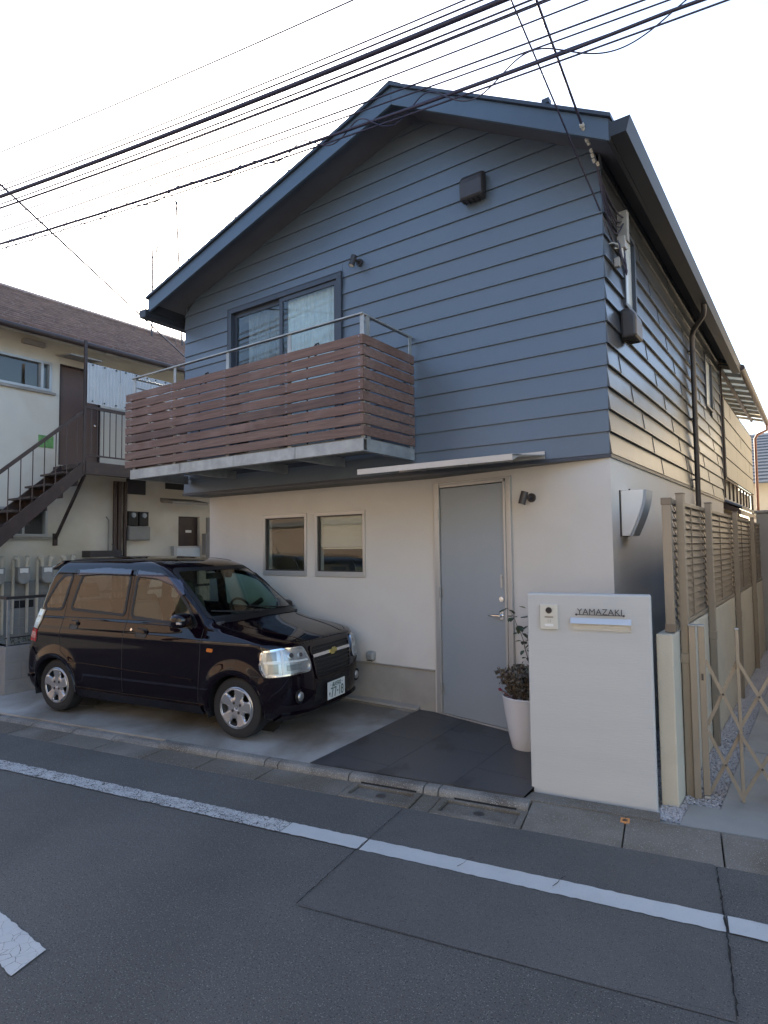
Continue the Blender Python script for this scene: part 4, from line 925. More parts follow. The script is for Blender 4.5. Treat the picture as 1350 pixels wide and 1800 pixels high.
f = Mb(); f.hexa([(-.3,6.96,2.40),(.24,6.96,2.15),(.24,12.6,2.15),(-.3,12.6,2.40),(-.3,6.96,2.50),(.24,6.96,2.235),(.24,12.6,2.235),(-.3,12.6,2.50)]); mk('eave_board', f, MT['brown'], rb)
# far house
fh = thing('far_house', (2,25,0), 'distant house with blue-grey shingle roof and cream wall at the right edge', 'building')
f = Mb(); f.box((-.85,22.6,-.1),(9,31,4.0)); mk('wall', f, MT['oppwall2'], fh)
for k in range(16):
    t0, t1 = k/16, (k+1)/16; a = lambda t: (21.9+t*5, 3.9+t*2.6)
    (y0,z0),(y1,z1) = a(t0), a(t1+.01)
    f = Mb(); f.hexa([(-1.15,y0,z0),(9.5,y0,z0),(9.5,y1,z1),(-1.15,y1,z1),(-1.15,y0,z0+.05),(9.5,y0,z0+.05),(9.5,y1,z1+.01),(-1.15,y1,z1+.01)]); mk('shingle_course', f, MT['farroof'], fh)
# ================================================================ APARTMENT BLOCK ON THE LEFT
ap = thing('apartment_block', (-11,3,0), 'old cream two-storey apartment block with brown slate roof and outside stair', 'building')
AX = -9.0
f = Mb()
wallgrid(f, lambda s,z,d: (AX-d, s, z), -2.2, 13, -.12, 5.26, [(-1.75,.0,4.30,4.79),(.155,.84,3.10,4.79),(-.80,-.02,1.90,2.36),(2.51,3.02,.6,2.32)], .15)
f.box((-14,-2.2,-.12),(-9.16,-2.05,5.1)); f.box((-14,12.85,-.12),(-9.2,13,5.1)); mk('wall', f, MT['aptwall'], ap)
f = Mb(); f.box((-9.9,-2.04,2.9),(-9.2,12.8,3.0)); f.box((-9.95,-2.04,0),(-9.9,13,5)); mk('inner_wall', f, MT['room'], ap)
def awin(y0, y1, z0, z1, mull=(), nm='window', m='aluw'):
    f = Mb(); fr = .04
    for a,b,c,d in [(y0,y1,z0,z0+fr),(y0,y1,z1-fr,z1),(y0,y0+fr,z0+fr,z1-fr),(y1-fr,y1,z0+fr,z1-fr)]+[(q-.02,q+.02,z0+fr,z1-fr) for q in mull]: f.box((AX-.08,a,c),(AX+.022,b,d))
    o = mk(nm, f, MT[m], ap); f = Mb(); f.box((AX-.05,y0+fr,z0+fr),(AX-.044,y1-fr,z1-fr)); mk('pane', f, MT['glass'], o)
    f = Mb(); f.box((AX-.02,y0-.04,z0-.05),(AX+.05,y1+.06,z0-.012)); mk('sill', f, MT['eave'], o); return o
awin(-1.75,.0,4.30,4.79,(-.155,-.95)); awin(-.80,-.02,1.90,2.36,(-.4,))
f = Mb(); f.box((AX-.06,.16,3.10),(AX-.02,.835,4.785)); d_ = mk('door', f, MT['brownd'], ap); f = Mb(); f.lathe([(0,.0),(.02,.01),(.02,.03),(0,.04)], (AX-.02,.76,3.85), 10, 'x'); mk('knob', f, MT['chrome'], d_)
f = Mb()
for a,b,c,d in ((.14,.155,3.1,4.81),(.84,.855,3.1,4.81),(.14,.855,4.79,4.81)): f.box((AX-.05,a,c),(AX+.015,b,d))
mk('door_frame', f, MT['brown'], ap)
f = Mb(); f.box((AX-.10,2.52,.6),(AX-.06,3.01,2.31)); d_ = mk('door', f, MT['brown'], ap, label='dark lower door with a small white notice'); f = Mb(); f.box((AX-.06,2.72,2.0),(AX-.055,2.86,2.05)); mk('notice', f, MT['white'], d_)
f = Mb(); f.box((AX+.001,-.49,5.0),(AX+.09,-.14,5.075)); mk('wall_light', f, MT['eave'], ap, bevel=.01)
f = Mb(); f.box((AX+.001,-.19,3.36),(AX+.012,.05,3.56)); mk('green_poster', f, MT['green'], ap)
f = Mb(); f.box((AX+.001,1.38,2.69),(AX+.03,1.76,2.97)); mk('dark_vent_window', f, MT['darkm'], ap)
f = Mb(); f.box((AX+.001,2.2,2.84),(AX+.02,2.62,2.96)); mk('dark_vent_window', f, MT['black'], ap)
for a,b,z0,z1 in ((1.38,1.57,2.11,2.37),(1.60,1.79,2.11,2.37),(.62,.80,4.72,4.93),(1.22,1.40,4.72,4.93),(1.48,1.66,4.72,4.93)):
    f = Mb(); f.box((AX+.001,a,z0),(AX+.09,b,z1)); o = mk('electric_meter', f, MT['black'], ap, bevel=.006); f = Mb(); f.lathe([(0,.115),(.045,.11),(.05,.0905)], (AX,(a+b)/2,z1-.07), 12, 'x'); mk('dial', f, MT['glass'] if False else MT['door'], o)
f = Mb(); f.box((AX+.001,1.37,1.84),(AX+.14,1.80,2.10)); mk('meter_cabinet', f, MT['greyp'], ap, bevel=.02)
f = Mb(); f.hexa([(AX+.001,2.09,2.58),(AX+.40,2.09,2.53),(AX+.40,2.92,2.53),(AX+.001,2.92,2.58),(AX+.001,2.09,2.66),(AX+.40,2.09,2.58),(AX+.40,2.92,2.58),(AX+.001,2.92,2.66)]); mk('door_awning', f, MT['eave'], ap)
f = Mb(); f.box((AX+.001,2.34,1.4),(AX+.10,2.97,1.73)); o = mk('low_window', f, MT['aluw'], ap); f = Mb(); f.box((AX+.101,2.40,1.42),(AX+.105,2.95,1.69)); mk('pane', f, MT['frost'], o)
f = Mb(); f.box((AX+.001,.57,1.55),(AX+.25,1.16,1.66)); mk('dark_ledge', f, MT['darkm'], ap)
f = Mb(); f.tube([(AX+.2,3.08,2.3),(AX+.2,3.08,1.2)], .05, 10); f.tube([(AX+.25,3.16,1.9),(AX+.3,3.2,1.8),(AX+.25,3.2,1.5),(AX+.25,3.1,1.3)], .03, 8); f.box((AX+.1,3.0,1.55),(AX+.22,3.1,1.98)); mk('pipe_duct', f, MT['eave'], ap, smooth=40)
for y, r in ((1.13,.035),(1.22,.045),(1.33,.035)):
    f = Mb(); f.tube([(AX+.06,y,-.1),(AX+.06,y,2.9)], r, 10); mk('wall_pipe', f, MT['brown'], ap, smooth=40)
f = Mb(); f.tube([(AX+.03,1.03,1.45),(AX+.03,1.03,2.2),(AX+.02,.99,2.26)], .012, 8); mk('thin_pipe', f, MT['eave'], ap)
for a, b in ((-2.3,.6),(.62,4.5),(4.52,13)):
    f = Mb(); f.hexa([(AX+.56,a,4.99),(AX+.002,a,5.22),(AX+.002,b,5.22),(AX+.56,b,4.99),(AX+.56,a,5.06),(AX+.002,a,5.28),(AX+.002,b,5.28),(AX+.56,b,5.06)]); mk('eave_board', f, MT['eave'], ap)
f = Mb(); f.hexa([(AX+.001,.06,4.93),(AX+.50,.06,4.86),(AX+.50,.60,4.86),(AX+.001,.60,4.93),(AX+.001,.06,4.95),(AX+.50,.06,4.88),(AX+.50,.60,4.88),(AX+.001,.60,4.95)]); mk('rusty_canopy', f, MT['eave'], ap)
f = Mb(); f.tube([(AX+.60,-2.5,5.05),(AX+.60,13,5.08)], .05, 10); mk('gutter', f, MT['brown'], ap, smooth=40)
NR = 34
for k in range(NR):
    t0, t1 = k/NR, (k+1)/NR; X = lambda t: -8.42+(-11.0+8.42)*t; Z = lambda t: 5.12+(6.60-5.12)*t
    f = Mb(); f.hexa([(X(t0),-2.5,Z(t0)),(X(t0),13.2,Z(t0)),(X(t1)-.02,13.2,Z(t1)),(X(t1)-.02,-2.5,Z(t1)),(X(t0),-2.5,Z(t0)+.034),(X(t0),13.2,Z(t0)+.034),(X(t1)-.02,13.2,Z(t1)+.012),(X(t1)-.02,-2.5,Z(t1)+.012)])
    mk('roof_course', f, MT['roofslate_glint' if k % 2 else 'roofslate'], ap)  # every other course paler, imitating bright glint lines on the roof
f = Mb(); f.prism([(-10.85,6.55),(-11,6.64),(-11.15,6.55),(-11.15,6.60),(-11,6.70),(-10.85,6.60)], lambda a,b,d:(a,d,b), -2.5, 13.2); f.hexa([(-11.02,-2.5,6.5),(-13.8,-2.5,5.0),(-13.8,13.2,5.0),(-11.02,13.2,6.5),(-11.02,-2.5,6.58),(-13.8,-2.5,5.1),(-13.8,13.2,5.1),(-11.02,13.2,6.58)]); mk('ridge', f, MT['roofslate'], ap)
# outside stair and landing
sr = thing('steel_staircase', (-8.4,-1,0), 'brown painted steel stair and landing with white sheet screen, left edge', 'staircase')
f = Mb(); f.box((-8.04,.05,2.865),(-7.99,5.5,3.06)); mk('deck_edge', f, MT['brown'], sr)
f = Mb(); f.box((-8.98,.05,2.98),(-8.045,5.5,3.05)); mk('deck', f, MT['brown'], sr)
slope = .885; yb_ = -2.35
def sz(y): return 3.05+slope*(y-.05)
for x in (-8.02,-8.75):
    f = Mb(); f.prism([(.049,2.85),(.049,3.06),(yb_,sz(yb_)),(yb_,sz(yb_)-.27),(yb_+.05,sz(yb_)-.30)], lambda a,b,d:(x+d,a,b), -.02, .02); mk('stringer', f, MT['brown'], sr)
    if x < -8.5: continue
    f = Mb(); f.bar((x,.04,3.86),(x,yb_,sz(yb_)+.78),.035,.05); mk('stair_handrail', f, MT['brown'], sr)
    y = -.06
    while y > yb_:
        f = Mb(); f.tube([(x,y,sz(y)-.02),(x,y,sz(y)+.80)], .008, 6); mk('baluster', f, MT['brown'], sr); y -= .165
for k in range(14):
    z = 2.86-k*.205; y = .05-(3.05-z)/slope+.02
    if y < yb_+.1: break
    f = Mb(); f.box((-8.73,y-.13,z-.015),(-8.04,y+.12,z+.015)); f.box((-8.73,y+.10,z-.19),(-8.04,y+.115,z-.016)); mk('tread', f, MT['brown'], sr)
f = Mb(); f.box((-8.8,-2.42,.72),(-7.3,-1.75,.78)); f.box((-8.78,-2.40,-.1),(-8.70,-2.32,.72)); f.box((-7.4,-2.40,-.1),(-7.32,-2.32,.72)); f.box((-7.4,-1.85,-.1),(-7.32,-1.77,.72)); mk('lower_landing', f, MT['brown'], sr)
f = Mb(); f.box((-8.03,.02,2.87),(-7.99,.06,4.98)); mk('post', f, MT['brown'], sr)
for y in (1.9,3.8): 
    f = Mb(); f.box((-8.03,y,2.87),(-7.99,y+.04,4.98)); mk('post', f, MT['brown'], sr)
f = Mb(); f.box((-8.03,.061,3.90),(-7.99,5.5,3.95)); mk('landing_rail', f, MT['brown'], sr); f = Mb(); f.box((-8.02,.061,3.15),(-8.0,5.5,3.175)); mk('landing_rail', f, MT['brown'], sr)
y = .15
while y < 2.6:
    f = Mb(); f.tube([(-8.01,y,3.176),(-8.01,y,3.90)], .008, 6); mk('baluster', f, MT['brown'], sr); y += .105
f = Mb(); f.bar((-8.02,.06,2.85),(-8.97,.10,1.86),.03,.05); mk('brace', f, MT['brown'], sr); f = Mb(); f.bar((-8.98,.1,1.75),(-8.98,.1,1.95),.06,.06); mk('brace_plate', f, MT['brown'], sr)
for k in range(4):
    y0 = .055+k*.565; f = Mb(); N = 40
    for i in range(N+1):
        yy = y0+.56*i/N; d = .006*math.sin(i*2*math.pi/4)
        f.v += [(-7.975+d,yy,3.985-.004*i/N),(-7.975+d,yy,4.625-.004*i/N)]
    f.f = [(2*i,2*i+2,2*i+3,2*i+1) for i in range(N)]; f.m = [0]*N
    o = mk('screen_sheet', f, MT['panelw'], sr, fixn=False)
    for j in range(3):
        for zz in (4.02,4.60): f = Mb(); f.tube([(-7.968,y0+.08+j*.2,zz),(-7.955,y0+.08+j*.2,zz)], .012, 8); mk('screen_bolt', f, MT['black'], o)
# gas meters and board
gb = thing('grey_board_wall', (-8.85,0,.6), 'grey board wall with a black vent slot behind the wire fence', 'wall')
f = Mb(); f.box((-8.90,-2.2,-.1),(-8.86,1.0,1.20)); mk('board', f, MT['greyp'], gb); f = Mb(); f.box((-8.859,-.62,.78),(-8.85,-.28,.90)); mk('vent_slot', f, MT['black'], gb)
f = Mb(); f.box((-8.859,-2.2,1.0),(-8.84,1.0,1.03)); mk('batten', f, MT['greyp'], gb)
def gmeter(y, lab):
    t_ = thing('gas_meter', (-8.75,y,1.25), lab, 'gas meter', group='row of gas meters on the apartment wall')
    f = Mb(); f.lathe([(.085,-.06),(.095,-.05),(.095,.05),(.085,.06)], (-8.75,y,1.25), 20, 'x'); f.lathe([(0,-.06),(.085,-.06)], (-8.75,y,1.25), 20, 'x'); f.lathe([(.085,.06),(0,.062)], (-8.75,y,1.25), 20, 'x'); f.box((-8.80,y-.09,1.26),(-8.70,y+.09,1.42)); mk('body', f, MT['greyp'], t_, smooth=40)
    f = Mb(); f.box((-8.70,y-.06,1.33),(-8.692,y+.06,1.40)); mk('display', f, MT['white'], t_)
    f = Mb(); f.box((-8.699,y-.04,1.345),(-8.690,y+.04,1.375)); 
    for s_ in (-1,1):
        g2 = Mb(); g2.tube([(-8.76,y+s_*.06,1.41),(-8.76,y+s_*.06,1.50),(-8.76,y+s_*.075,1.55),(-8.80,y+s_*.09,1.57),(-8.82,y+s_*.10,1.53),(-8.82,y+s_*.11,.4)], [.022,.026,.036,.034,.026,.020], 10); mk('pipe', g2, MT['lowwall'], t_, smooth=50)
gmeter(-.86,'gas meter at the left picture edge, leftmost of the row'); gmeter(-.50,'gas meter left of the one nearest the car, behind the wire fence'); gmeter(-.14,'gas meter nearest to the rear of the black car'); gmeter(.22,'gas meter hidden behind the roof of the black car')
# block wall and wire fence
bw = thing('block_wall', (-6.8,-1,-.1), 'low grey concrete block wall behind the black car', 'wall')
BWX = -6.85
for r in range(3):
    z0 = -.10+r*.205; y = -1.585; k = 0
    while y < 1.6:
        L = .39; y1 = y+L-(.195 if (k == 0 and r % 2) else 0); f = Mb(); f.box((BWX,y+.003,z0+.003),(BWX+.10,y1-.003,z0+.202)); mk('block', f, MT['block'], bw, bevel=.004); y = y1; k += 1
    t_ = 0
    for k in range(6):
        x1 = BWX-.001-k*.39; f = Mb(); f.box((x1-.387,-1.585,z0+.003),(x1-.003,-1.485,z0+.202)); mk('block', f, MT['block'], bw, bevel=.004)
f = Mb(); f.box((BWX+.006,-1.58,-.10),(BWX+.094,1.6,.512)); mk('mortar', f, MT['greyp'], bw)
f = Mb(); f.box((BWX-2.34,-1.579,-.10),(BWX-.001,-1.491,.512)); mk('mortar', f, MT['greyp'], bw)
wf_ = thing('wire_fence', (-6.8,-1,.5), 'low wire mesh fence with dark top rail on the block wall', 'fence')
f = Mb(); f.box((BWX+.03,-1.57,1.075),(BWX+.07,1.6,1.11)); mk('top_rail', f, MT['darkm'], wf_); f = Mb(); f.box((BWX+.04,-1.57,.60),(BWX+.06,1.6,.615)); mk('bottom_rail', f, MT['darkm'], wf_)
f = Mb(); f.box((BWX-2.3,-1.56,1.075),(BWX+.029,-1.52,1.11)); mk('top_rail', f, MT['darkm'], wf_)
for y in (-1.55,-.62,.31,1.24):
    f = Mb(); f.box((BWX+.035,y,.50),(BWX+.065,y+.03,1.074)); mk('post', f, MT['galv'], wf_)
f = Mb(); y = -1.50
while y < 1.5: f.tube([(BWX+.05,y,.61),(BWX+.05,y,1.08)], .0022, 4); y += .09
for z in (.72,.84,.96): f.tube([(BWX+.05,-1.55,z),(BWX+.05,1.6,z)], .0022, 4)
mk('mesh', f, MT['galv'], wf_, kind='stuff')
rnd = random.Random(77); lf = Mb()
for _ in range(900):
    y = rnd.uniform(-1.55,.8); leaf(lf, (BWX+rnd.uniform(-.12,.06), y, .515+rnd.uniform(0,.07)), (rnd.uniform(-1,1),rnd.uniform(-1,1),rnd.uniform(0,1)), (0,0,1), rnd.uniform(.02,.04), rnd.uniform(.01,.02))
o = mk('ground_cover', lf, MT['leafd'], None, kind='stuff', fixn=False); tag(o, 'low dark weeds growing along the top of the block wall', 'plants')
# antennas on the apartment roof
def ant(base, top, label, boom, els):
    t_ = thing('antenna', base, label, 'antenna', group='television antennas on the apartment roof')
    f = Mb(); f.tube([base, top], .019, 6); mk('mast', f, MT['darkm'], t_)
    tp_ = Vector(top); f = Mb()
    for (o0, dirb, L) in boom: f.tube([tp_+Vector(o0)-Vector(dirb)*L*.5, tp_+Vector(o0)+Vector(dirb)*L*.5], .014, 6)
    mk('boom', f, MT['darkm'], t_)
    f = Mb()
    for (o0, dr_, L) in els: f.tube([tp_+Vector(o0)-Vector(dr_)*L*.5, tp_+Vector(o0)+Vector(dr_)*L*.5], .010, 5)
    mk('elements', f, MT['darkm'], t_)
    f = Mb()
    for s_ in ((.5,.3),(-.5,.3),(.1,-.6)): f.tube([(base[0],base[1],base[2]+1.2),(base[0]+s_[0],base[1]+s_[1],base[2]-.25)], .006, 5)
    mk('stays', f, MT['darkm'], t_)
ant((-10.6,2.95,6.38),(-10.6,2.95,8.35),'shorter television antenna above the left apartment roof, left of the taller one',[((0,0,-.15),(.25,.1,.0),.35),((.12,.05,.1),(.12,.03,.45),1.2)],[((-.1,0,-.12),(0,.1,1),.5),((.12,0,-.1),(0,.1,1),.3)])
ant((-10.6,3.75,6.38),(-10.6,3.55,9.75),'taller television antenna nearest the blue house roof',[((0,0,0),(-.35,-.5,.9),.9),((.1,.1,-.35),(.2,.5,-.8),.6)],[((-.1,-.15,.3),(.1,.4,0),.25),((0,0,0),(.1,.4,.1),.3),((.15,.2,-.6),(.1,.3,0),.2)])
# ================================================================ OVERHEAD WIRES
def wire(name, z0, n, r, label, sag=.06, t0=-26, t1=24, wob=0, seed=0, zt=None, group='overhead wires along the street'):
    rnd = random.Random(seed+1); P = []; N = 90
    for i in range(N+1):
        t = t0+(t1-t0)*i/N; u = (t+2.5)/24; z = z0+sag*.07*(t+2.6)**2+(zt(t) if zt else 0)
        p = st(t, n, z); P.append((p[0]+rnd.uniform(-wob,wob), p[1], p[2]+rnd.uniform(-wob,wob)))
    f = Mb(); f.tube(P, r, 8); o = mk(name, f, MT['wire'], smooth=60); return tag(o, label, 'cable', group)
NW = -.295/1.0
wire('cable_bundle', 5.418, NW, .019, 'thickest black cable bundle crossing above the roof peak')
wire('power_wire', 5.50, NW+.02, .0068, 'wire hugging the top of the thick cable bundle')
wire('power_wire', 5.535, NW+.0, .0056, 'very thin wire just above the thick cable bundle')
wire('power_wire', 5.34, NW, 0.0068, 'dark wire just below the thick cable bundle', sag=.05)
wire('power_wire', 5.31, NW+.03, .0056, 'thin wire second below the thick cable bundle')
wire('power_wire', 5.27, NW-.03, .0056, 'thin wire third below the thick cable bundle')
wire('power_wire', 5.915, NW, .0056, 'single highest thin wire at the upper left of the sky')
wire('power_wire', 5.18, NW, .0056, 'lone thin wire midway between the thick bundle and the twisted cables')
wire('power_wire', 5.055, NW, 0.0062, 'paired wire just above the roof peak, upper one', sag=.03, t0=-13)
wire('power_wire', 5.02, NW+.03, .0056, 'paired wire just above the roof peak, lower one', sag=.03, t0=-13)
wire('telephone_cable', 4.876, NW, .0115, 'twisted telephone cable passing in front of the roof peak', wob=.006, seed=4, sag=.08)
wire('telephone_cable', 4.90, NW+.02, 0.0074, 'second strand lying along the twisted telephone cable', wob=.012, seed=9, sag=.08)
wire('telephone_cable', 4.835, NW, 0.0062, 'thin wire running just below the twisted telephone cable', sag=.06)
rnd = random.Random(3); P = []; ph = 0
for i in range(900):
    t = -7.0+13.0*i/900; ph += .150+.05*math.sin(i*.021)+.03*math.sin(i*.008+1); a = .070+.030*math.sin(i*.013+1)
    u = (t+2.5)/24; p = st(t, NW+a*.5*math.cos(ph), 4.868+.0056*(t+2.6)**2+a*math.sin(ph)); P.append(p)
f = Mb(); f.tube(P, .0050, 5); tag(mk('spiral_wire', f, MT['wire'], smooth=60), 'thin loose wire spiralling round the twisted telephone cable', 'cable')
def cat_(name, p, q, r, sag, label, group=None, N=24):
    p = Vector(p); q = Vector(q); P = [p+(q-p)*(i/N)-Vector((0,0,sag*4*(i/N)*(1-i/N))) for i in range(N+1)]
    f = Mb(); f.tube(P, r, 6); o = mk(name, f, MT['wire'], smooth=60); return tag(o, label, 'cable', group)
cat_('service_drop', (-.34,-1.9,5.95), (.03,.25,4.20), .007, .0, 'left of the two wires dropping from the street cables to the house corner')
d2a, d2b = Vector((-.052,-1.209,5.348)), Vector((.06,.42,4.40))
p0 = d2a+(d2a-d2b)*.45; p1 = Vector((.004,-.40,4.82))
cat_('service_drop', p0, p1, .010, .0, 'right of the two wires dropping to the cable box, with white insulators at its end')
ins = thing('insulator_string', p1, 'string of small pale insulators at the end of the service wire by the eave', 'insulator')
f = Mb(); q = p1.copy(); dn_ = (d2b-d2a).normalized(); rnd = random.Random(8)
for k in range(6):
    c = p1+dn_*(.03*k)-dn_*.10; f.tube([c, c+dn_*.022], .014 if k%2 else .019, 8)
mk('insulators', f, MT['cream'], ins, smooth=40)
f = Mb()
for k in range(4): c = p1+dn_*(.12+.035*k)+Vector((rnd.uniform(-.01,.01),0,rnd.uniform(-.01,.01))); f.tube([c, c+dn_*.028], .012, 8)
mk('connectors', f, MT['cream'], ins, smooth=40)
p2 = p1+dn_*.22
LI = ['highest and straightest of the cables looping into the grey cable box','second highest of the cables looping into the grey cable box','lowest-hanging loop of the cables into the grey cable box','thickest of the cables looping into the grey cable box']
for k,(e,s_,r) in enumerate((((.07,.40,4.50),.10,.006),((.07,.39,4.44),.20,.006),((.06,.38,4.42),.26,.006),((.05,.40,4.47),.15,.008))):
    cat_('lead_in_cable', p2+Vector((0,.01*k,0)), e, r, s_, LI[k], 'lead-in cables')
cat_('service_wire', (-5.25,-2.9,5.65), (-8.7,2.75,5.25), .012, .0, 'wire crossing the upper left sky down to the apartment roof')
# ================================================================ HOUSES ROUND ABOUT (their light and reflections reach the scene)
def simple_house(loc, sx, sy, hz, wall, rot, label, roofh=1.6, wins=(), face='y+'):
    t_ = thing('neighbour_house', loc, label, 'building', rot)
    f = Mb(); f.box((0,0,0),(sx,sy,hz)); mk('wall', f, MT[wall], t_, local=True)
    f = Mb(); f.prism([(-.4,hz),(sx/2,hz+roofh),(sx+.4,hz),(sx+.4,hz+.12),(sx/2,hz+roofh+.12),(-.4,hz+.12)], lambda a,b,d:(a,d,b), -.4, sy+.4); f.prism([(0,hz),(sx,hz),(sx/2,hz+roofh)], lambda a,b,d:(a,d,b), 0.02, sy-.02); mk('roof', f, MT['opproof'], t_, local=True)
    f = Mb(); f.box((-.05,sy+.001,2.75),(sx+.05,sy+.12,2.95)); mk('belt_course', f, MT['opproof'], t_, local=True)
    for (a,b,c,d,ff) in wins:
        f = Mb(); 
        if ff == 'y': f.box((a,sy,c),(b,sy+.05,d))
        else: f.box((-.05,a,c),(0,b,d))
        o = mk('window', f, MT['aluw'], t_, local=True); f = Mb()
        if ff == 'y': f.box((a+.06,sy+.051,c+.06),(b-.06,sy+.055,d-.06))
        else: f.box((-.055,a+.06,c+.06),(-.051,b-.06,d-.06))
        mk('pane', f, MT['darkm'], o, local=True)
    return t_
q = st(-13, -17.5, -.12); simple_house(q, 9.5, 8, 5.6, 'oppwall', PHI, 'tan house across the street, seen mirrored in the car windows', wins=[(1,2.6,3.4,4.6,'y'),(4,5.8,3.4,4.6,'y'),(7,8.6,3.4,4.6,'y'),(1,2.6,.9,2.1,'y'),(5,7,.1,2.3,'y')])
q = st(-2.6, -17.2, -.12); simple_house(q, 8.5, 8, 5.4, 'oppwall2', PHI, 'cream house across the street, seen mirrored in the ground floor windows', wins=[(1,2.6,3.4,4.6,'y'),(5.2,7,3.4,4.6,'y'),(1.2,2.8,.9,2.1,'y')])
q = st(-41, -17.9, -.12); simple_house(q, 27.1, 8, 6.2, 'oppwall', PHI, 'long tan house further left across the street', wins=[(1,2.6,3.4,4.6,'y'),(4.2,6,3.6,4.9,'y'),(4,7,.6,2.4,'y')])
simple_house((2.75,.2,-.12), 7, 15, 5.6, 'rightwall', 0, 'yellowish house beyond the side path, mirrored in the glossy side siding', wins=[(1,2.4,3.2,4.4,'x'),(5,6.2,3.2,4.4,'x'),(9,10.5,3.2,4.4,'x')])
simple_house((2.6,16,-.12), 8, 12, 7.2, 'rightwall', 0, 'taller yellowish house further down the side path, unseen, added for warm reflections in the side siding', wins=[(2,3.4,3.2,4.4,'x'),(7,8.4,3.2,4.4,'x')])  # out of view, extends the row so the siding mirrors something warm
simple_house((3.0,33,-.12), 8, 16, 9.5, 'oppwall2', 0, 'tall cream house farthest down the row, unseen, added to warm what the side siding mirrors', wins=[(2,3.4,3.2,4.4,'x'),(7,8.4,5.2,6.4,'x')])  # also out of view, added to carry the warm reflection further back
# ================================================================ THE CAR
CA = R_(9.85); ca_u = Vector((math.cos(CA),math.sin(CA),0)); ca_n = Vector((-math.sin(CA),math.cos(CA),0))
c0 = Vector((-5.425,-1.622,-.056))+ca_n*.735
car = thing('parked_car', c0, 'black boxy hatchback with alloy wheels parked beside the white wall', 'car', CA)
paint = mat('car_paint', (.0045,.0018,.0045), .6, 0, coat=1.0, spec=.0)
pdark = mat('car_dark_trim', (.010,.010,.011), .45)
seatm = mat('car_seat', (.10,.095,.085), .9)
dashm = mat('car_dashboard', (.045,.045,.046), .7)
alloy = mat('alloy_wheel', (.44,.45,.47), .30, .75)
tyre = mat('tyre_rubber', (.016,.016,.017), .75, bump=.3, bscale=200, bdist=.002)
lampc = glass('lamp_lens', (.92,.94,.95), 1.0)
lampr = mat('red_lamp', (.35,.01,.02), .15, coat=1); ambr = mat('amber_lamp', (.60,.17,.02), .2, coat=1)
refl = mat('lamp_reflector', (.46,.47,.48), .30, .8, bump=.6, bscale=90, bdist=.004)
cell_ = mat('lamp_cell_glass', (.20,.22,.225), .30, .2, bump=.5, bscale=160, bdist=.003)
visor = mat('tinted_visor', (.030,.030,.055), .12, coat=1)
LV = [ # z, half width, rear x, front x (centre line)
 (.175,.690,-.36,2.90),(.21,.735,-.44,2.975),(.30,.765,-.50,3.00),(.42,.778,-.512,3.012),(.55,.783,-.505,3.008),(.66,.784,-.485,2.992),(.74,.783,-.465,2.975),
 (.80,.781,-.45,2.955),(.845,.778,-.44,2.925),(.875,.773,-.432,2.87),(.91,.764,-.425,2.75),(.95,.754,-.418,2.57),(.985,.744,-.41,2.40),(1.015,.733,-.40,2.275),
 (1.04,.726,-.392,2.205),(1.07,.720,-.385,2.165),(1.14,.708,-.37,2.075),(1.22,.694,-.35,1.975),(1.31,.677,-.325,1.86),(1.40,.658,-.295,1.74),(1.47,.641,-.265,1.65),
 (1.52,.625,-.24,1.58),(1.56,.606,-.21,1.50),(1.595,.575,-.17,1.37),(1.62,.52,-.11,1.17),(1.638,.43,.0,.92),(1.648,.30,.2,.72),(1.652,.15,.36,.56)]
LV = np.array(LV)
def lerpcr(t):   # catmull-rom over levels
    i = int(min(max(t,0),len(LV)-1.000001)); u = t-i
    p = [LV[max(i-1,0)],LV[i],LV[min(i+1,len(LV)-1)],LV[min(i+2,len(LV)-1)]]
    return .5*((2*p[1])+(-p[0]+p[2])*u+(2*p[0]-5*p[1]+4*p[2]-p[3])*u*u+(-p[0]+3*p[1]-3*p[2]+p[3])*u**3)
NRING = 150
Ts = np.linspace(0, len(LV)-1, NRING)
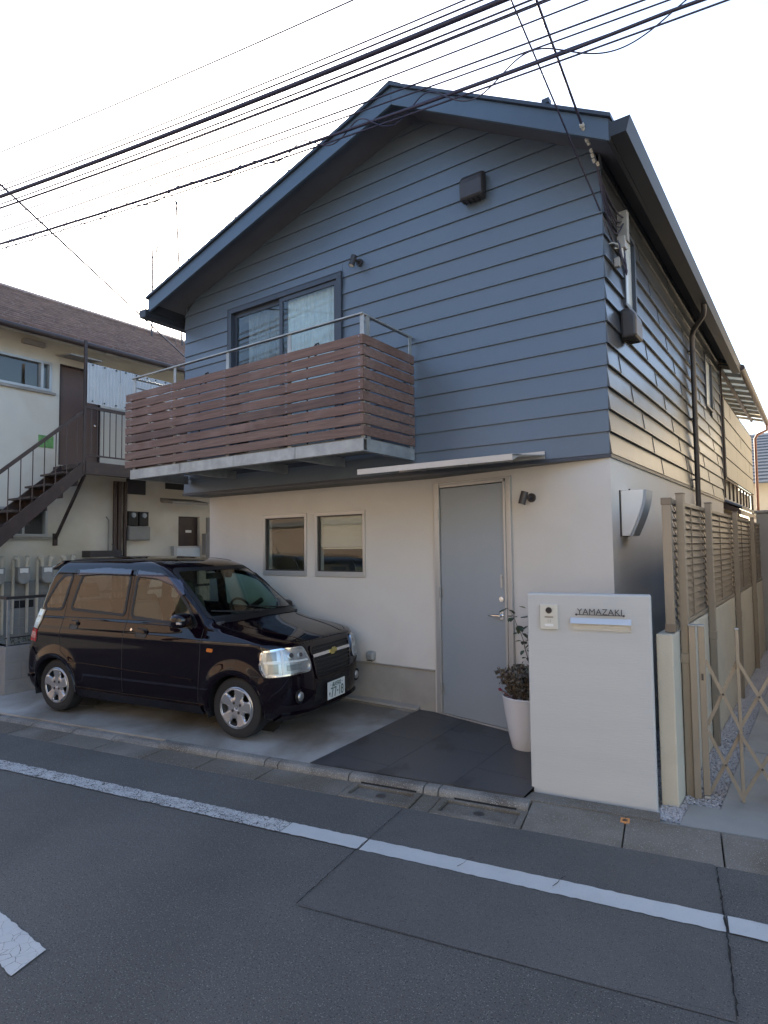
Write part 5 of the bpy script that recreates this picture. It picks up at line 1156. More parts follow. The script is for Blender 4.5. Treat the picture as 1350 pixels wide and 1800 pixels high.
def ringpts(t):
    z, hw, xr, xf = lerpcr(t)
    # corner sizes: front corner long below the bonnet, tighter at the windscreen
    k = min(max((z-.80)/.3,0),1); k2 = min(max((z-1.45)/.2,0),1)
    rfx, rfy = .27*(1-k)+.13*k+.05*k2, .42*(1-k)+.30*k+.1*k2; rrx, rry = .10+.06*k2, .20+.12*k2
    L = xf-xr; rfx = min(rfx, L*.45); rrx = min(rrx, L*.45); rfy = min(rfy, hw*.9); rry = min(rry, hw*.9)
    bow_f = .035*(1-k)+.07*k; bow_r = .02; P = []
    nR, nC, nS, nF = 10, 14, 110, 14
    def side_y(x):
        m = (x-(xr+xf)/2)/(L/2); return hw*(1-.018*m*m)
    for i in range(nR): y = (hw-rry)*i/nR; P.append((xr, y))
    for i in range(nC):
        a = math.pi/2*i/nC; P.append((xr+rrx*(1-math.cos(a)), hw-rry+rry*math.sin(a)))
    for i in range(nS): 
        P.append((xr+rrx+(L-rrx-rfx)*i/nS, hw))
    for i in range(nC):
        a = math.pi/2*i/nC; P.append((xf-rfx+rfx*math.sin(a), hw-rfy+rfy*math.cos(a)))
    for i in range(nF+1): y = (hw-rfy)*(1-i/nF); P.append((xf, y))
    out = []
    for x, y in P:
        m = (x-(xr+xf)/2)/(L/2); sc_ = (1-.014*m*m) if z < 1.0 else 1
        f = y/hw; xx = x
        if x > (xr+xf)/2: xx = x-bow_f*f*f*max(0,(x-(xf-rfx*2.2))/(rfx*2.2) if x > xf-rfx*2.2 else 0)
        else: xx = x+bow_r*f*f*(1 if x < xr+.02 else 0)*0
        zz = z
        if z > .86 and z < 1.12 and x > 1.6: zz = z-.035*f*f*min(1,(x-1.6)/.5)*(1-abs(z-.98)/.14 if abs(z-.98)<.14 else 0)
        if z > 1.5: zz = z
        out.append((xx, y*sc_, zz))
    return out
H_ = [ringpts(t) for t in Ts]; NH = len(H_[0])
# body shoulder: side swage line and wheel arch flares added to the half width
def flare(x, z):
    o = 0
    for wx in (0, 2.42):
        d = math.hypot(x-wx, z-.275); 
        if .30 < d < .46 and z > .1: o += .018*max(0, 1-abs(d-.345)/.09)
    o += .006*math.exp(-((z-.86)/.05)**2)
    return o
V = []; 
for r in H_:
    half = [(x, y+(flare(x,z) if y > .45 and -.3 < x < 2.75 and z < 1 else 0), z) for x,y,z in r]
    full = [(x,-y,z) for x,y,z in half]+[(x,y,z) for x,y,z in half[::-1]][1:-1]
    V.append(full)
NW_ = len(V[0]); VV = [p for r in V for p in r]
F = []
for i in range(NRING-1):
    for j in range(NW_): F.append((i*NW_+j, i*NW_+(j+1)%NW_, (i+1)*NW_+(j+1)%NW_, (i+1)*NW_+j))
top = tuple((NRING-1)*NW_+j for j in range(NW_)); 
def inpoly(x, y, P):
    c = False; n = len(P); j = n-1
    for i in range(n):
        if (P[i][1] > y) != (P[j][1] > y) and x < (P[j][0]-P[i][0])*(y-P[i][1])/(P[j][1]-P[i][1])+P[i][0]: c = not c
        j = i
    return c
def rnd_poly(P, r=.03, k=4):
    out = []; n = len(P)
    for i in range(n):
        a = Vector(P[i-1]); b = Vector(P[i]); c = Vector(P[(i+1)%n]); d1 = (a-b); d2 = (c-b); q = min(r, d1.length*.45, d2.length*.45)
        p1 = b+d1.normalized()*q; p2 = b+d2.normalized()*q
        for s_ in range(k+1):
            t = s_/k; out.append(tuple(p1*(1-t)**2+b*2*t*(1-t)+p2*t*t))
    return out
WR = rnd_poly([(.17,1.095),(.265,1.455),(.60,1.478),(.985,1.462),(.975,1.058)], .05)
WFp = rnd_poly([(1.075,1.045),(1.085,1.455),(1.38,1.43),(1.60,1.365),(1.80,1.18),(1.955,.985)], .05)
WQ = rnd_poly([(.115,1.455),(-.02,1.455),(-.12,1.36),(-.25,1.14),(-.235,1.085),(.035,1.085)], .05)
WS = rnd_poly([(-.685,1.06),(-.575,1.515),(.575,1.515),(.685,1.06)], .06)      # windscreen in (y,z)
WB = rnd_poly([(-.60,1.10),(-.53,1.47),(.53,1.47),(.60,1.10)], .06)
body, gl_, gls = [], [], []
VA = np.array(VV)
for f in F:
    c = VA[list(f)].mean(0); e1 = VA[f[1]]-VA[f[0]]; e2 = VA[f[3]]-VA[f[0]]; n = np.cross(e1, e2); n = n/(np.linalg.norm(n)+1e-9)
    x, y, z = c; ny = abs(n[1]); nx = abs(n[0])
    if math.hypot(x, z-.275) < .318 and abs(y) > .45 and ny > .3: continue
    if math.hypot(x-2.42, z-.275) < .318 and abs(y) > .45 and ny > .3: continue
    if ny > .5 and (inpoly(x,z,WR) or inpoly(x,z,WQ)): gls.append(f); continue
    if ny > .4 and inpoly(x,z,WFp): gl_.append(f); continue
    if nx > .35 and x > 1.3 and z > 1.03 and inpoly(y,z,WS): gl_.append(f); continue
    if nx > .5 and x < 0 and inpoly(y,z,WB): gls.append(f); continue
    body.append(f)
bvh = BVHTree.FromPolygons([Vector(p) for p in VV], F+[top])
def cmk(name, verts, faces, m, parent=car, smooth=40, **k):
    mb = Mb(); used = sorted({i for f in faces for i in f}); idx = {u: i for i, u in enumerate(used)}
    mb.v = [tuple(verts[i]) for i in used]; mb.f = [tuple(idx[i] for i in f) for f in faces]; mb.m = [0]*len(mb.f)
    return mk(name, mb, m, parent, local=True, smooth=smooth, fixn=False, **k)
# orient outward
def outward(fs):
    o = []
    for f in fs:
        P = [Vector(VV[i]) for i in f[:4]]; n = (P[1]-P[0]).cross(P[-1]-P[0]); c = sum(P, Vector())/len(P)
        o.append(f if n.dot(c-Vector((1.2,0,.7))) > 0 else f[::-1])
    return o
bd = cmk('body', VV, outward(body+[top]), paint)
cmk('window_glass', VV, outward(gl_), MT['carglass']); cmk('tinted_glass', VV, outward(gls), MT['cartint'])
def hit(o, d, off=0.0):
    h = bvh.ray_cast(Vector(o), Vector(d))
    if h[0] is None: return None
    n = h[1]; d = Vector(d)
    if n.dot(d) > 0: n = -n
    return h[0]+n*off, n
def PS(x, z, s_=-1, off=0.0):   # point on the side
    h = hit((x, s_*2, z), (0,-s_,0), off); return h
def PF(y, z, off=0.0): return hit((4.5, y, z), (-1,0,0), off)
def PT(x, y, off=0.0): return hit((x, y, 3), (0,0,-1), off)
def PD(a, z, off=0.0, s_=-1):   # diagonal: parameter a along (cos,sin) perpendicular, looking at the front corner
    d = Vector((.80, s_*.60, 0)); side = Vector((-d.y, d.x, 0))*(1 if s_ < 0 else -1); o = Vector((2.2,0,z))+d*3+side*a
    return hit(o, -d, off)
def ribbon(mb, pts, w_, proj, closed=False, off=.0012, th=0.0):
    """flat band of width w_ following 2D points over the body"""
    P = []; n = len(pts); dense = []
    rng = range(n if closed else n-1)
    for i in rng:
        a, b = Vector(pts[i]), Vector(pts[(i+1)%n]); k = max(1, int((b-a).length/.03))
        for q in range(k): dense.append(a+(b-a)*q/k)
    if not closed: dense.append(Vector(pts[-1]))
    N = len(dense); L = []
    for i, p in enumerate(dense):
        a = dense[(i-1)%N] if (closed or i > 0) else p; b = dense[(i+1)%N] if (closed or i < N-1) else p
        d = (b-a); d = d.normalized() if d.length > 1e-6 else Vector((1,0)); nn = Vector((-d.y, d.x))
        h1 = proj(*(p+nn*w_/2), off); h2 = proj(*(p-nn*w_/2), off)
        L.append((h1[0], h2[0], h1[1]) if h1 and h2 else None)
    k = len(mb.v)
    for i in range(N if closed else N-1):
        A, B_ = L[i], L[(i+1)%N]
        if not A or not B_: continue
        if th:
            t1, t2 = A[2]*th, B_[2]*th
            mb.add([A[0],B_[0],B_[1],A[1],A[0]+t1,B_[0]+t2,B_[1]+t2,A[1]+t1], [(4,5,6,7),(0,1,5,4),(3,7,6,2)])
        else: mb.add([A[0],B_[0],B_[1],A[1]], [(0,1,2,3)])
    return mb
def patch(mb, poly, proj, off=.002, cell=.014):
    xs = [p[0] for p in poly]; ys = [p[1] for p in poly]; nx = max(2,int((max(xs)-min(xs))/cell)); ny = max(2,int((max(ys)-min(ys))/cell)); G = {}
    def g(i,j):
        if (i,j) not in G:
            x = min(xs)+(max(xs)-min(xs))*i/nx; y = min(ys)+(max(ys)-min(ys))*j/ny; h = proj(x,y,off); G[(i,j)] = None
            if h: G[(i,j)] = len(mb.v); mb.v.append(tuple(h[0]))
        return G[(i,j)]
    for i in range(nx):
        for j in range(ny):
            cx_ = min(xs)+(max(xs)-min(xs))*(i+.5)/nx; cy_ = min(ys)+(max(ys)-min(ys))*(j+.5)/ny
            if inpoly(cx_, cy_, poly):
                q = [g(i,j),g(i+1,j),g(i+1,j+1),g(i,j+1)]
                if None not in q: mb.f.append(tuple(q)); mb.m.append(0)
    return mb
def cm(name, mb, m, parent=car, smooth=None, **k): return mk(name, mb, m, parent, local=True, smooth=smooth, fixn=k.pop('fixn', False), **k)
for s_ in (-1, 1):
    pj = lambda a, b, o, s_=s_: PS(a, b, s_, o)
    for W in (WR, WFp, WQ):
        mb = Mb(); ribbon(mb, W, .030, pj, True, .0015, .003); cm('window_rubber', mb, MT['black'])
    # pillar blackout between doors and door gaps
    mb = Mb()
    ribbon(mb, [(1.03,1.47),(1.03,1.05),(1.015,.80),(1.01,.30)], .007, pj)
    ribbon(mb, [(.135,1.50),(.10,1.30),(.085,1.05),(.075,.80),(.10,.66)], .007, pj); ribbon(mb, [(.10,.66),(.24,.56),(.33,.42),(.35,.30)], .007, pj)
    ribbon(mb, [(.135,1.50),(.6,1.522),(1.03,1.51),(1.42,1.47),(1.66,1.39),(1.86,1.20),(2.03,1.0),(2.02,.70),(1.99,.30)], .007, pj); ribbon(mb, [(.35,.30),(1.0,.285),(1.99,.28)], .007, pj)
    cm('door_gap', mb, MT['black'])
    mb = Mb(); ribbon(mb, [(-.35,1.0),(-.30,1.3),(-.22,1.50)], .006, pj); cm('panel_gap', mb, MT['black'])
    # side moulding line and sill
    mb = Mb(); ribbon(mb, [(.24,.548),(1.01,.522)], .016, pj, False, .001, .010); cm('side_moulding', mb, paint)
    mb = Mb(); ribbon(mb, [(1.02,.522),(1.93,.492)], .016, pj, False, .001, .010); cm('side_moulding', mb, paint)
    mb = Mb(); ribbon(mb, [(.36,.245),(1.0,.235),(2.04,.225)], .085, pj, False, .002, .022); cm('sill_skirt', mb, paint)
    # wheel arch lips
    for wx in (0, 2.42):
        mb = Mb(); A = [(wx+.322*math.cos(R_(a)), .275+.322*math.sin(R_(a))) for a in range(-14, 196, 7)]
        ribbon(mb, A, .030, pj, False, -.006, .012); cm('arch_lip', mb, paint, smooth=40)
        mb = Mb(); N = 24
        for i in range(N):
            a0, a1 = R_(-20+220*i/N), R_(-20+220*(i+1)/N); r = .325
            mb.add([(wx+r*math.cos(a0), s_*.765, .275+r*math.sin(a0)),(wx+r*math.cos(a1), s_*.765, .275+r*math.sin(a1)),(wx+r*math.cos(a1), s_*.42, .275+r*math.sin(a1)),(wx+r*math.cos(a0), s_*.42, .275+r*math.sin(a0))], [(0,1,2,3)])
        mb.add([(wx+.33*math.cos(R_(a)), s_*.42, .275+.33*math.sin(R_(a))) for a in range(0,360,15)], [tuple(range(24))]); cm('wheel_well', mb, MT['black'])
    # door handles
    for hx, hz, hw_ in ((.245,.945,.12),(1.225,.905,.14)):
        P = rnd_poly([(hx-.035,hz-.048),(hx-.03,hz+.04),(hx-.03+hw_,hz+.035),(hx-.03+hw_,hz-.052)], .03)
        mb = Mb(); patch(mb, P, pj, .0018); ribbon(mb, P, .006, pj, True, .002, .003); h_ = cm('door_handle', mb, pdark)
        mb = Mb(); ribbon(mb, [(hx-.025,hz+.012),(hx-.035+hw_,hz+.006)], .030, pj, False, .012, .014); cm('grip', mb, paint, h_)
    mb = Mb(); h = pj(1.12,.925,.001); mb.tube([h[0], h[0]+h[1]*.006], .014, 14); cm('key_lock', mb, MT['chrome'])
    h = pj(2.14,.785,.001); mb = Mb(); P = rnd_poly([(2.105,.772),(2.11,.80),(2.175,.797),(2.17,.770)], .01); patch(mb, P, pj, .006, .006); ribbon(mb, P, .006, pj, True, .003, .004); cm('side_repeater', mb, ambr)
    # visors
    for P in ([(.20,1.505),(.20,1.452),(.62,1.470),(.985,1.458),(.985,1.515),(.6,1.53)], [(1.075,1.508),(1.07,1.452),(1.36,1.432),(1.58,1.372),(1.70,1.27),(1.745,1.28),(1.64,1.40),(1.42,1.475)]):
        mb = Mb(); patch(mb, P, pj, .016, .007); ribbon(mb, [P[0],P[1]], .006, pj, False, .004, .018); ribbon(mb, P[1:5] if P[0][0] > 1 else P[1:4], .006, pj, False, .018, .005); cm('door_visor', mb, visor, smooth=50)
    # mirror
    base = pj(1.90, 1.03, .0)[0]; mb = Mb(); c = Vector((1.86, s_*.835, 1.05))
    R0 = []
    for i, (dx, rx, rz_) in enumerate(((-.055,.93,.93),(-.03,1.0,1.0),(.02,.95,.94),(.06,.72,.74),(.082,.30,.34))):
        for j in range(20):
            a = 2*math.pi*j/20; cx_, sx_ = math.cos(a), math.sin(a); q = .105*rx*abs(cx_)**.55*(1 if cx_>0 else -1); r_ = .068*rz_*abs(sx_)**.55*(1 if sx_>0 else -1)
            mb.v.append((c.x+dx, c.y+q, c.z+r_))
    for i in range(4):
        for j in range(20): mb.f.append((i*20+j, i*20+(j+1)%20, (i+1)*20+(j+1)%20, (i+1)*20+j)); mb.m.append(0)
    mb.f.append(tuple(80+j for j in range(20))); mb.m.append(0); mb.f.append(tuple(range(20))[::-1]); mb.m.append(0)
    mi_ = cm('door_mirror', mb, paint, smooth=50, fixn=True)
    mb = Mb(); mb.bar((c.x+.0,c.y-s_*.09,c.z-.045),(1.90,base.y+s_*.01,.985), .04,.05); cm('mirror_foot', mb, pdark, mi_, fixn=True)
    mb = Mb(); mb.box((c.x-.058,c.y-.085,c.z-.055),(c.x-.0555,c.y+.085,c.z+.055)); cm('mirror_glass', mb, MT['chrome'], mi_, fixn=True)
    mb = Mb(); mb.box((c.x+.02,c.y+s_*.085,c.z-.025),(c.x+.075,c.y+s_*.108,c.z-.003)); cm('mirror_lamp', mb, refl, mi_, fixn=True, bevel=.004)
    # rear lamp (vertical, on the corner)
    def PR(a, z, off=0.0, s_=s_):
        d = Vector((-.72, s_*.70, 0)).normalized(); side = Vector((-d.y, d.x, 0))*(-s_); o = Vector((0,0,z))+d*3+side*a; return hit(o, -d, off)
    P1 = [(-.30,.74),(-.30,.89),(-.20,.89),(-.19,.74)]
    for z0, z1, m in ((.735,.87,lampr),(.875,1.075,refl)):
        mb = Mb(); ribbon(mb, [(.30,z0),(.30+.012,z1)], .09, PR, False, .004, .012); cm('tail_lamp', mb, m, smooth=50)
    mb = Mb(); ribbon(mb, [(.30,.73),(.315,1.08)], .10, PR, False, .002, .006); cm('tail_lamp_base', mb, pdark)
    # bumper gaps and rear bumper step
    mb = Mb(); ribbon(mb, [(-.43,.70),(-.33,.70),(-.29,.60)], .008, pj); cm('panel_gap', mb, MT['black'])
    mb = Mb(); ribbon(mb, [(-.44,.66),(-.36,.665),(-.30,.60)], .02, pj, False, .001, .01); ribbon(mb, [(-.46,.36),(-.36,.365)], .03, pj, False, .001, .016); cm('rear_bumper_edge', mb, paint, smooth=50)
    mb = Mb(); ribbon(mb, [(2.62,.585),(2.80,.575)], .007, pj); ribbon(mb, [(2.60,.60),(2.64,.50),(2.70,.46)], .006, pj); cm('panel_gap', mb, MT['black'])
    # roof rail gutter
    mb = Mb(); P = [(x, s_*(.545-.02*((x-.6)/.9)**2)) for x in (-.05,.2,.5,.8,1.1,1.3)]; ribbon(mb, P, .022, PT, False, .001, .004); cm('roof_moulding', mb, pdark)
# windscreen rubber + rear window rubber
mb = Mb(); ribbon(mb, WS, .035, PF, True, .0015, .003); cm('windscreen_rubber', mb, MT['black'])
mb = Mb(); ribbon(mb, WB, .03, lambda a,b,o: hit((-2,a,b),(1,0,0),o), True, .0015, .003); cm('rear_window_rubber', mb, MT['black'])
# cowl and wipers
mb = Mb(); ribbon(mb, [(-.66,1.035),(-.3,1.047),(0,1.05),(.3,1.047),(.66,1.035)], .045, PF, False, .003, .004); cm('cowl', mb, pdark)
for y0, y1, z1 in ((-.10,-.62,1.12),(.42,-.14,1.13)):
    mb = Mb(); a = PF(y0,1.065,.02)[0]; b = PF((y0+y1)/2,1.09,.022)[0]; c = PF(y1,z1,.012)[0]; mb.tube([a,b,c],[.008,.006,.005],6)
    P = [PF(y1+(y0-y1)*t*.85-.0, z1-.055*t+0.0,.012)[0] for t in (0,.25,.5,.75,1)]; mb.tube(P,.007,6); cm('wiper', mb, MT['black'], smooth=40, fixn=True)
# bonnet gaps
mb = Mb()
for s_ in (-1,1): ribbon(mb, [(2.10,s_*.655),(2.40,s_*.635),(2.65,s_*.60),(2.80,s_*.545),(2.87,s_*.46)], .007, PT)
ribbon(mb, [(-.46,.835),(-.2,.845),(.2,.845),(.46,.835)], .007, PF); cm('bonnet_gap', mb, MT['black'])
# raised bonnet crease
mb = Mb()
for s_ in (-1,1): mb = Mb(); ribbon(mb, [(2.25,s_*.50),(2.5,s_*.46),(2.75,s_*.40),(2.88,s_*.36)], .03, PT, False, .0, .004); cm('bonnet_crease', mb, paint, smooth=60)
# headlamps, seen from the front corner
for s_ in (-1,1):
    pj = lambda a, b, o, s_=s_: PD(a, b, o, s_)
    # outline in (a, z): a grows from the wheel side to the grille
    def a_of(x, y):   # project world point on the diagonal side axis
        d = Vector((.80, s_*.60, 0)); side = Vector((-d.y, d.x, 0))*(1 if s_ < 0 else -1); return (Vector((x,y,0))-Vector((2.2,0,0))).dot(side)
    aL = a_of(2.70, s_*.765); aR = a_of(2.955, s_*.40)
    P = rnd_poly([(aL+.01,.800),(aL+.0,.66),(aL+.03,.585),(aR+.015,.600),(aR+.02,.66),(aR-.055,.812),(aL+.15,.815)], .03) if aR > aL else rnd_poly([(aL-.01,.800),(aL,.66),(aL-.03,.585),(aR-.015,.600),(aR-.02,.66),(aR+.055,.812),(aL-.15,.815)], .03)
    sg = 1 if aR > aL else -1; Wd = abs(aR-aL)
    mb = Mb(); patch(mb, P, pj, .003, .008); hb = cm('headlight', mb, refl, smooth=60)
    mb = Mb(); ribbon(mb, P, .014, pj, True, .002, .014); cm('lamp_rim', mb, MT['chrome'], hb)
    mb = Mb(); patch(mb, P, pj, .016, .008); cm('lens', mb, lampc, hb, smooth=60)
    mb = Mb(); q = aL+sg*Wd*.42; ribbon(mb, [(q,.595),(q-sg*.01,.808)], .020, pj, False, .004, .006); ribbon(mb, [(aL+sg*.02,.705),(aR-sg*.0,.700)], .016, pj, False, .004, .006); cm('lamp_divider', mb, MT['white'], hb)
    for (fa, z, r) in ((.60,.755,.040),(.82,.750,.036)):
        h = pj(aL+sg*Wd*fa, z, .006)
        if h: mb = Mb(); n_ = h[1]; mb.tube([h[0]-n_*.005, h[0], h[0]+n_*.003], [r, r*1.0, r*.85], 18); o = cm('lamp_bowl', mb, alloy, hb, smooth=40, fixn=True); mb = Mb(); mb.tube([h[0]+n_*.0031, h[0]+n_*.005], r*.55, 14); cm('bulb', mb, MT['darkm'], hb, fixn=True)
    for (fa, z, w2, h2, m) in ((.20,.757,.085,.075,'greyp'),(.22,.650,.09,.085,'greyp'),(.66,.650,.15,.050,'greyp')):
        q = aL+sg*Wd*fa; P2 = rnd_poly([(q-w2/2,z-h2/2),(q-w2/2,z+h2/2),(q+w2/2,z+h2/2),(q+w2/2,z-h2/2)], .012); mb = Mb(); patch(mb, P2, pj, .006, .008); cm('lamp_cell', mb, cell_, hb)
    # fog lamp
    h = PF(s_*.53,.385,.0); mb = Mb(); mb.tube([h[0]-Vector((.01,0,0)),h[0]+Vector((.006,0,0))], .062, 20); fg = cm('fog_lamp', mb, pdark, fixn=True); mb = Mb(); mb.tube([h[0]+Vector((.0061,0,0)),h[0]+Vector((.016,0,0)),h[0]+Vector((.022,0,0))], [.042,.038,.02], 20); cm('lens', mb, refl, fg, smooth=60, fixn=True)
    h = PF(s_*.44,.385,.0); 
# grille
GP = rnd_poly([(-.36,.80),(.36,.80),(.31,.50),(-.31,.50)], .05)
mb = Mb(); patch(mb, GP, PF, .001, .014); gr_ = cm('grille', mb, MT['black'])
mb = Mb(); ribbon(mb, GP, .022, PF, True, .002, .012); cm('grille_surround', mb, paint, gr_, smooth=50)
for k in range(8):
    z = .525+.035*k
    if abs(z-.715) < .02: continue
    w_ = .30+.04*(z-.5)/.3*1.0; mb = Mb(); ribbon(mb, [(-w_,z),(0,z),(w_,z)], .010, PF, False, .004, .014); cm('grille_bar', mb, pdark, gr_)
mb = Mb(); ribbon(mb, [(-.345,.712),(0,.716),(.345,.712)], .028, PF, False, .012, .010); cm('chrome_bar', mb, MT['chrome'], gr_)
gold = mat('gold_emblem', (.50,.42,.14), .35, .7); h = PF(0,.715,.024)[0]; mb = Mb(); bw_, bh_, cw = .072, .016, .026
P = [(-bw_,-bh_),(-cw-.004,-bh_),(-cw-.012,-.032),(cw-.012,-.032),(cw-.004,-bh_),(bw_-.010,-bh_),(bw_,bh_),(cw+.004,bh_),(cw+.012,.032),(-cw+.012,.032),(-cw+.004,bh_),(-bw_+.010,bh_)]
mb.prism(P, lambda a,b,d:(h.x+d,h.y+a,h.z+b), -.006, .006); cm('emblem', mb, gold, gr_, fixn=True, bevel=.002)
# lower intake, bumper line and lip
mb = Mb(); patch(mb, rnd_poly([(-.34,.30),(-.30,.47),(.30,.47),(.34,.30)],.03), PF, .001, .015); cm('lower_intake', mb, pdark)
mb = Mb(); ribbon(mb, [(-.62,.565),(-.3,.50),(0,.485),(.3,.50),(.62,.565)], .010, PF, False, .0, .006); cm('bumper_crease', mb, paint, smooth=50)
mb = Mb(); ribbon(mb, [(-.66,.215),(-.3,.205),(0,.205),(.3,.205),(.66,.215)], .055, PF, False, .0, .026); cm('front_lip', mb, paint, smooth=50)
# number plate
h = PF(0,.36,.022)[0]; px = h.x+.008; npl = Mb(); npl.box((px-.002,-.165,.275),(px+.002,.165,.440)); plo = cm('number_plate', npl, mat('plate_white',(.70,.72,.70),.4), fixn=True, bevel=.004)
pg = mat('plate_green', (.012,.075,.045), .5); seg = Mb()
def stroke(pts, w_):
    for i in range(len(pts)-1):
        a, b = Vector((px+.0035, *pts[i])), Vector((px+.0035, *pts[i+1])); d = (b-a).normalized()*w_*.45; seg.bar(a-d, b+d, w_, .0016, (1,0,0))
def glyph(strokes, x, z, sx, sz_, w_):
    for s_ in strokes: stroke([(x+u*sx, z+v*sz_) for u, v in s_], w_)
G7 = [[(0,1),(1,1),(.35,0)]]; G1 = [[(.5,0),(.5,1)]]; G8 = [[(.1,.55),(.05,.8),(.25,1),(.75,1),(.95,.8),(.9,.55),(.1,.55),(0,.25),(.2,0),(.8,0),(1,.25),(.9,.55)]]
G5 = [[(.95,1),(.1,1),(.05,.55),(.7,.6),(1,.3),(.7,0),(0,.05)]]; G0 = [[(.5,0),(.05,.3),(.05,.7),(.5,1),(.95,.7),(.95,.3),(.5,0)]]; G2 = [[(0,.8),(.4,1),(.9,.8),(.8,.5),(0,0),(1,0)]]
KSHINA = [[(.28,.58),(.28,1),(.72,1),(.72,.58),(.28,.58)],[(0,.0),(0,.44),(.42,.44),(.42,0),(0,0)],[(.58,0),(.58,.44),(1,.44),(1,0),(.58,0)]]
KKAWA = [[(.1,1),(.12,.4),(0,0)],[(.5,.95),(.5,.1)],[(.92,1),(.92,0)]]
SO = [[(.2,1),(.8,1),(.05,.62),(.95,.66),(.45,.40),(.4,.15),(.75,0)]]
x = -.095; zt = .390
glyph(KSHINA, -.080, zt, .036, .034, .0048); glyph(KKAWA, -.036, zt, .034, .034, .0048)
glyph(G5, .008, zt, .020, .034, .0052); glyph(G0, .036, zt, .020, .034, .0052); glyph(G2, .064, zt, .020, .034, .0052)
glyph(SO, -.145, .305, .028, .034, .0050)
for i, g in enumerate((G7, G7)): glyph(g, -.103+.056*i, .295, .036, .078, .011)
stroke([(.012,.334),(.026,.334)], .012)
for i, g in enumerate((G1, G8)): glyph(g, .042+.050*i, .295, .036, .078, .011)
for y in (-.112,.112): stroke([(y,.408),(y+.001,.408)], .008)
cm('plate_characters', seg, pg, plo, fixn=True, kind='stuff')
# wheels
def wheel(x, s_):
    y0 = s_*.745; w_ = thing_part = None
    T = Mb(); R = .278; prof = [(.185,-.0),(.190,.006),(.215,.010),(.250,.010),(.268,.000),(.276,-.022),(.278,-.08),(.276,-.135),(.262,-.16),(.20,-.165)]
    T.lathe([(r, -s_*0+ s_*d) for r, d in prof], (x, y0-s_*.010, .278), 56, 'y'); wo = cm('wheel', T, tyre, smooth=40, fixn=True)
    M_ = Mb(); M_.lathe([(.188,s_*-.002),(.182,s_*.002),(.176,s_*-.004),(.174,s_*-.09)], (x,y0,.278), 56, 'y'); cm('rim', M_, alloy, wo, smooth=40, fixn=True)
    M_ = Mb(); NA, NR_ = 120, 14; rot = R_(90 if x < 1 else 78); idx = {}
    def hole(r, a):
        k = ((a-rot)/(2*math.pi/5)) % 1; k = abs(k-.5)*2*(math.pi/5)      # angular distance from the middle between spokes
        d = k*r
        if r < .100 or r > .168: return False
        wmax = .014+.034*(r-.100)/.05
        if r > .158: wmax *= .8
        return d < wmax
    def yy(r, a):
        k = ((a-rot)/(2*math.pi/5)) % 1; k = abs(k-.5)*2
        return s_*(-.012+.016*(r/.176)**2 - (.010 if k < .55 and r > .07 else 0)*min(1,(r-.07)/.03) )
    for i in range(NR_+1):
        r = .018+(.176-.018)*i/NR_
        for j in range(NA):
            a = 2*math.pi*j/NA; idx[(i,j)] = len(M_.v); M_.v.append((x+r*math.cos(a), y0+yy(r,a), .278+r*math.sin(a)))
    for i in range(NR_):
        for j in range(NA):
            r = .018+(.176-.018)*(i+.5)/NR_; a = 2*math.pi*(j+.5)/NA
            if hole(r, a): continue
            M_.f.append((idx[(i,j)],idx[(i,(j+1)%NA)],idx[(i+1,(j+1)%NA)],idx[(i+1,j)])); M_.m.append(0)
    sp_ = cm('spokes', M_, alloy, wo, smooth=50, fixn=False); so = sp_.modifiers.new('thickness','SOLIDIFY'); so.thickness = .020; so.offset = 0
    M_ = Mb(); M_.lathe([(0,s_*-.002),(.022,s_*-.003),(.024,s_*-.012)], (x,y0,.278), 20, 'y'); cm('centre_cap', M_, alloy, wo, smooth=40, fixn=True)
    for k in range(4):
        a = rot+math.pi/4+k*math.pi/2; M_ = Mb(); c = (x+.050*math.cos(a), y0, .278+.050*math.sin(a)); M_.lathe([(0,s_*.006),(.009,s_*.004),(.010,s_*-.006)], c, 8, 'y'); M_.lathe([(.0105,s_*.0005),(.014,s_*.0005),(.014,s_*-.004)], c, 14, 'y'); cm('wheel_nut', M_, MT['darkm'], wo, fixn=True)
    M_ = Mb(); M_.lathe([(0,s_*-.062),(.155,s_*-.062),(.170,s_*-.075)], (x,y0,.278), 32, 'y'); cm('brake_drum', M_, pdark, wo, fixn=True)
for x in (0, 2.42):
    for s_ in (-1, 1): wheel(x, s_)
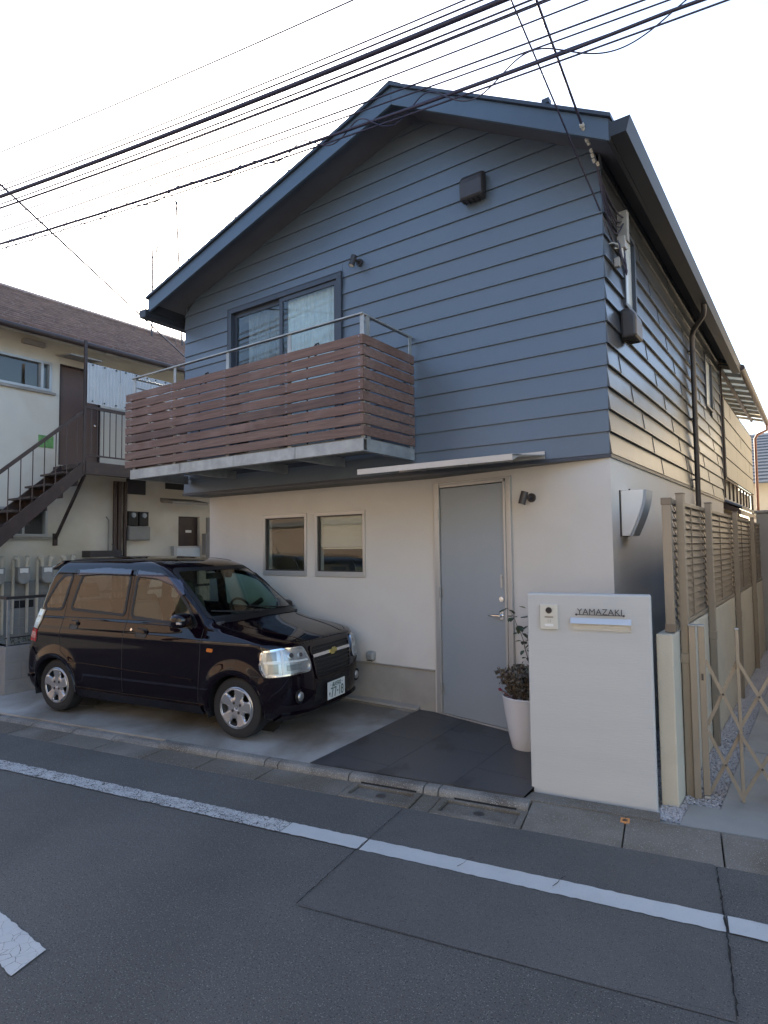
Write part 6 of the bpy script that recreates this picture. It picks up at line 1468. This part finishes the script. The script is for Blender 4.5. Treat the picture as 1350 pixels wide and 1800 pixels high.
# underside and interior
mb = Mb(); mb.box((-.30,-.62,.17),(2.75,.62,.24)); cm('underbody', mb, MT['black'], fixn=True)
mb = Mb(); mb.box((-.38,-.70,.30),(2.1,.70,.34)); mb.hexa([(1.72,-.68,.5),(2.1,-.68,.5),(2.1,.68,.5),(1.72,.68,.5),(1.70,-.68,.98),(2.16,-.66,1.035),(2.16,.66,1.035),(1.70,.68,.98)]); cm('dashboard', mb, dashm, fixn=True, bevel=.015)
for y in (-.36,.36):
    for xb in (1.0, .25):
        mb = Mb(); mb.hexa([(xb,y-.24,.45),(xb+.5,y-.23,.48),(xb+.5,y+.23,.48),(xb,y+.24,.45),(xb-.02,y-.24,.62),(xb+.48,y-.23,.66),(xb+.48,y+.23,.66),(xb-.02,y+.24,.62)])
        mb.hexa([(xb-.10,y-.23,.60),(xb+.04,y-.23,.60),(xb+.04,y+.23,.60),(xb-.10,y+.23,.60),(xb-.26,y-.20,1.16),(xb-.14,y-.20,1.17),(xb-.14,y+.20,1.17),(xb-.26,y+.20,1.16)])
        mb.hexa([(xb-.29,y-.12,1.19),(xb-.18,y-.12,1.19),(xb-.18,y+.12,1.19),(xb-.29,y+.12,1.19),(xb-.31,y-.11,1.34),(xb-.22,y-.11,1.35),(xb-.22,y+.11,1.35),(xb-.31,y+.11,1.34)])
        cm('seat', mb, seatm, fixn=True, bevel=.03)
mb = Mb(); C_ = Vector((1.62,.36,1.00)); ax_ = Vector((.86,0,.5)).normalized(); u_ = Vector((0,1,0)); v_ = ax_.cross(u_)
P = [C_+(u_*math.cos(a)+v_*math.sin(a))*.18 for a in [2*math.pi*i/28 for i in range(29)]]; mb.tube(P, .014, 8, cap=False); mb.bar(C_-u_*.17, C_+u_*.17, .05, .02); mb.tube([C_, C_+ax_*.3], .03, 10); cm('steering_wheel', mb, pdark, smooth=50, fixn=True)
mb = Mb(); mb.box((1.50,-.12,1.40),(1.525,.12,1.465)); mb.tube([(1.53,0,1.45),(1.58,0,1.51)], .008, 6); cm('inside_mirror', mb, pdark, fixn=True, bevel=.01)
mb = Mb(); mb.tube([(1.55,.16,1.44),(1.60,.16,1.44)], .035, 14); cm('dash_camera', mb, pdark, smooth=40, fixn=True)
# spoiler, aerial
mb = Mb(); mb.hexa([(-.40,-.52,1.50),(-.17,-.56,1.575),(-.17,.56,1.575),(-.40,.52,1.50),(-.42,-.52,1.535),(-.17,-.56,1.615),(-.17,.56,1.615),(-.42,.52,1.535)]); cm('roof_spoiler', mb, paint, fixn=True, bevel=.012)
mb = Mb(); b = PT(.10,.0,.0)[0]; mb.tube([b, b+Vector((.0,0,.018))],[.022,.014],12); mb.tube([b+Vector((0,0,.01)), b+Vector((-.16,0,.15))], .004, 6); cm('aerial', mb, MT['black'], smooth=40, fixn=True)
b = PS(.35,1.20,-1)[0]
b = Vector((.13,-.37,1.63))
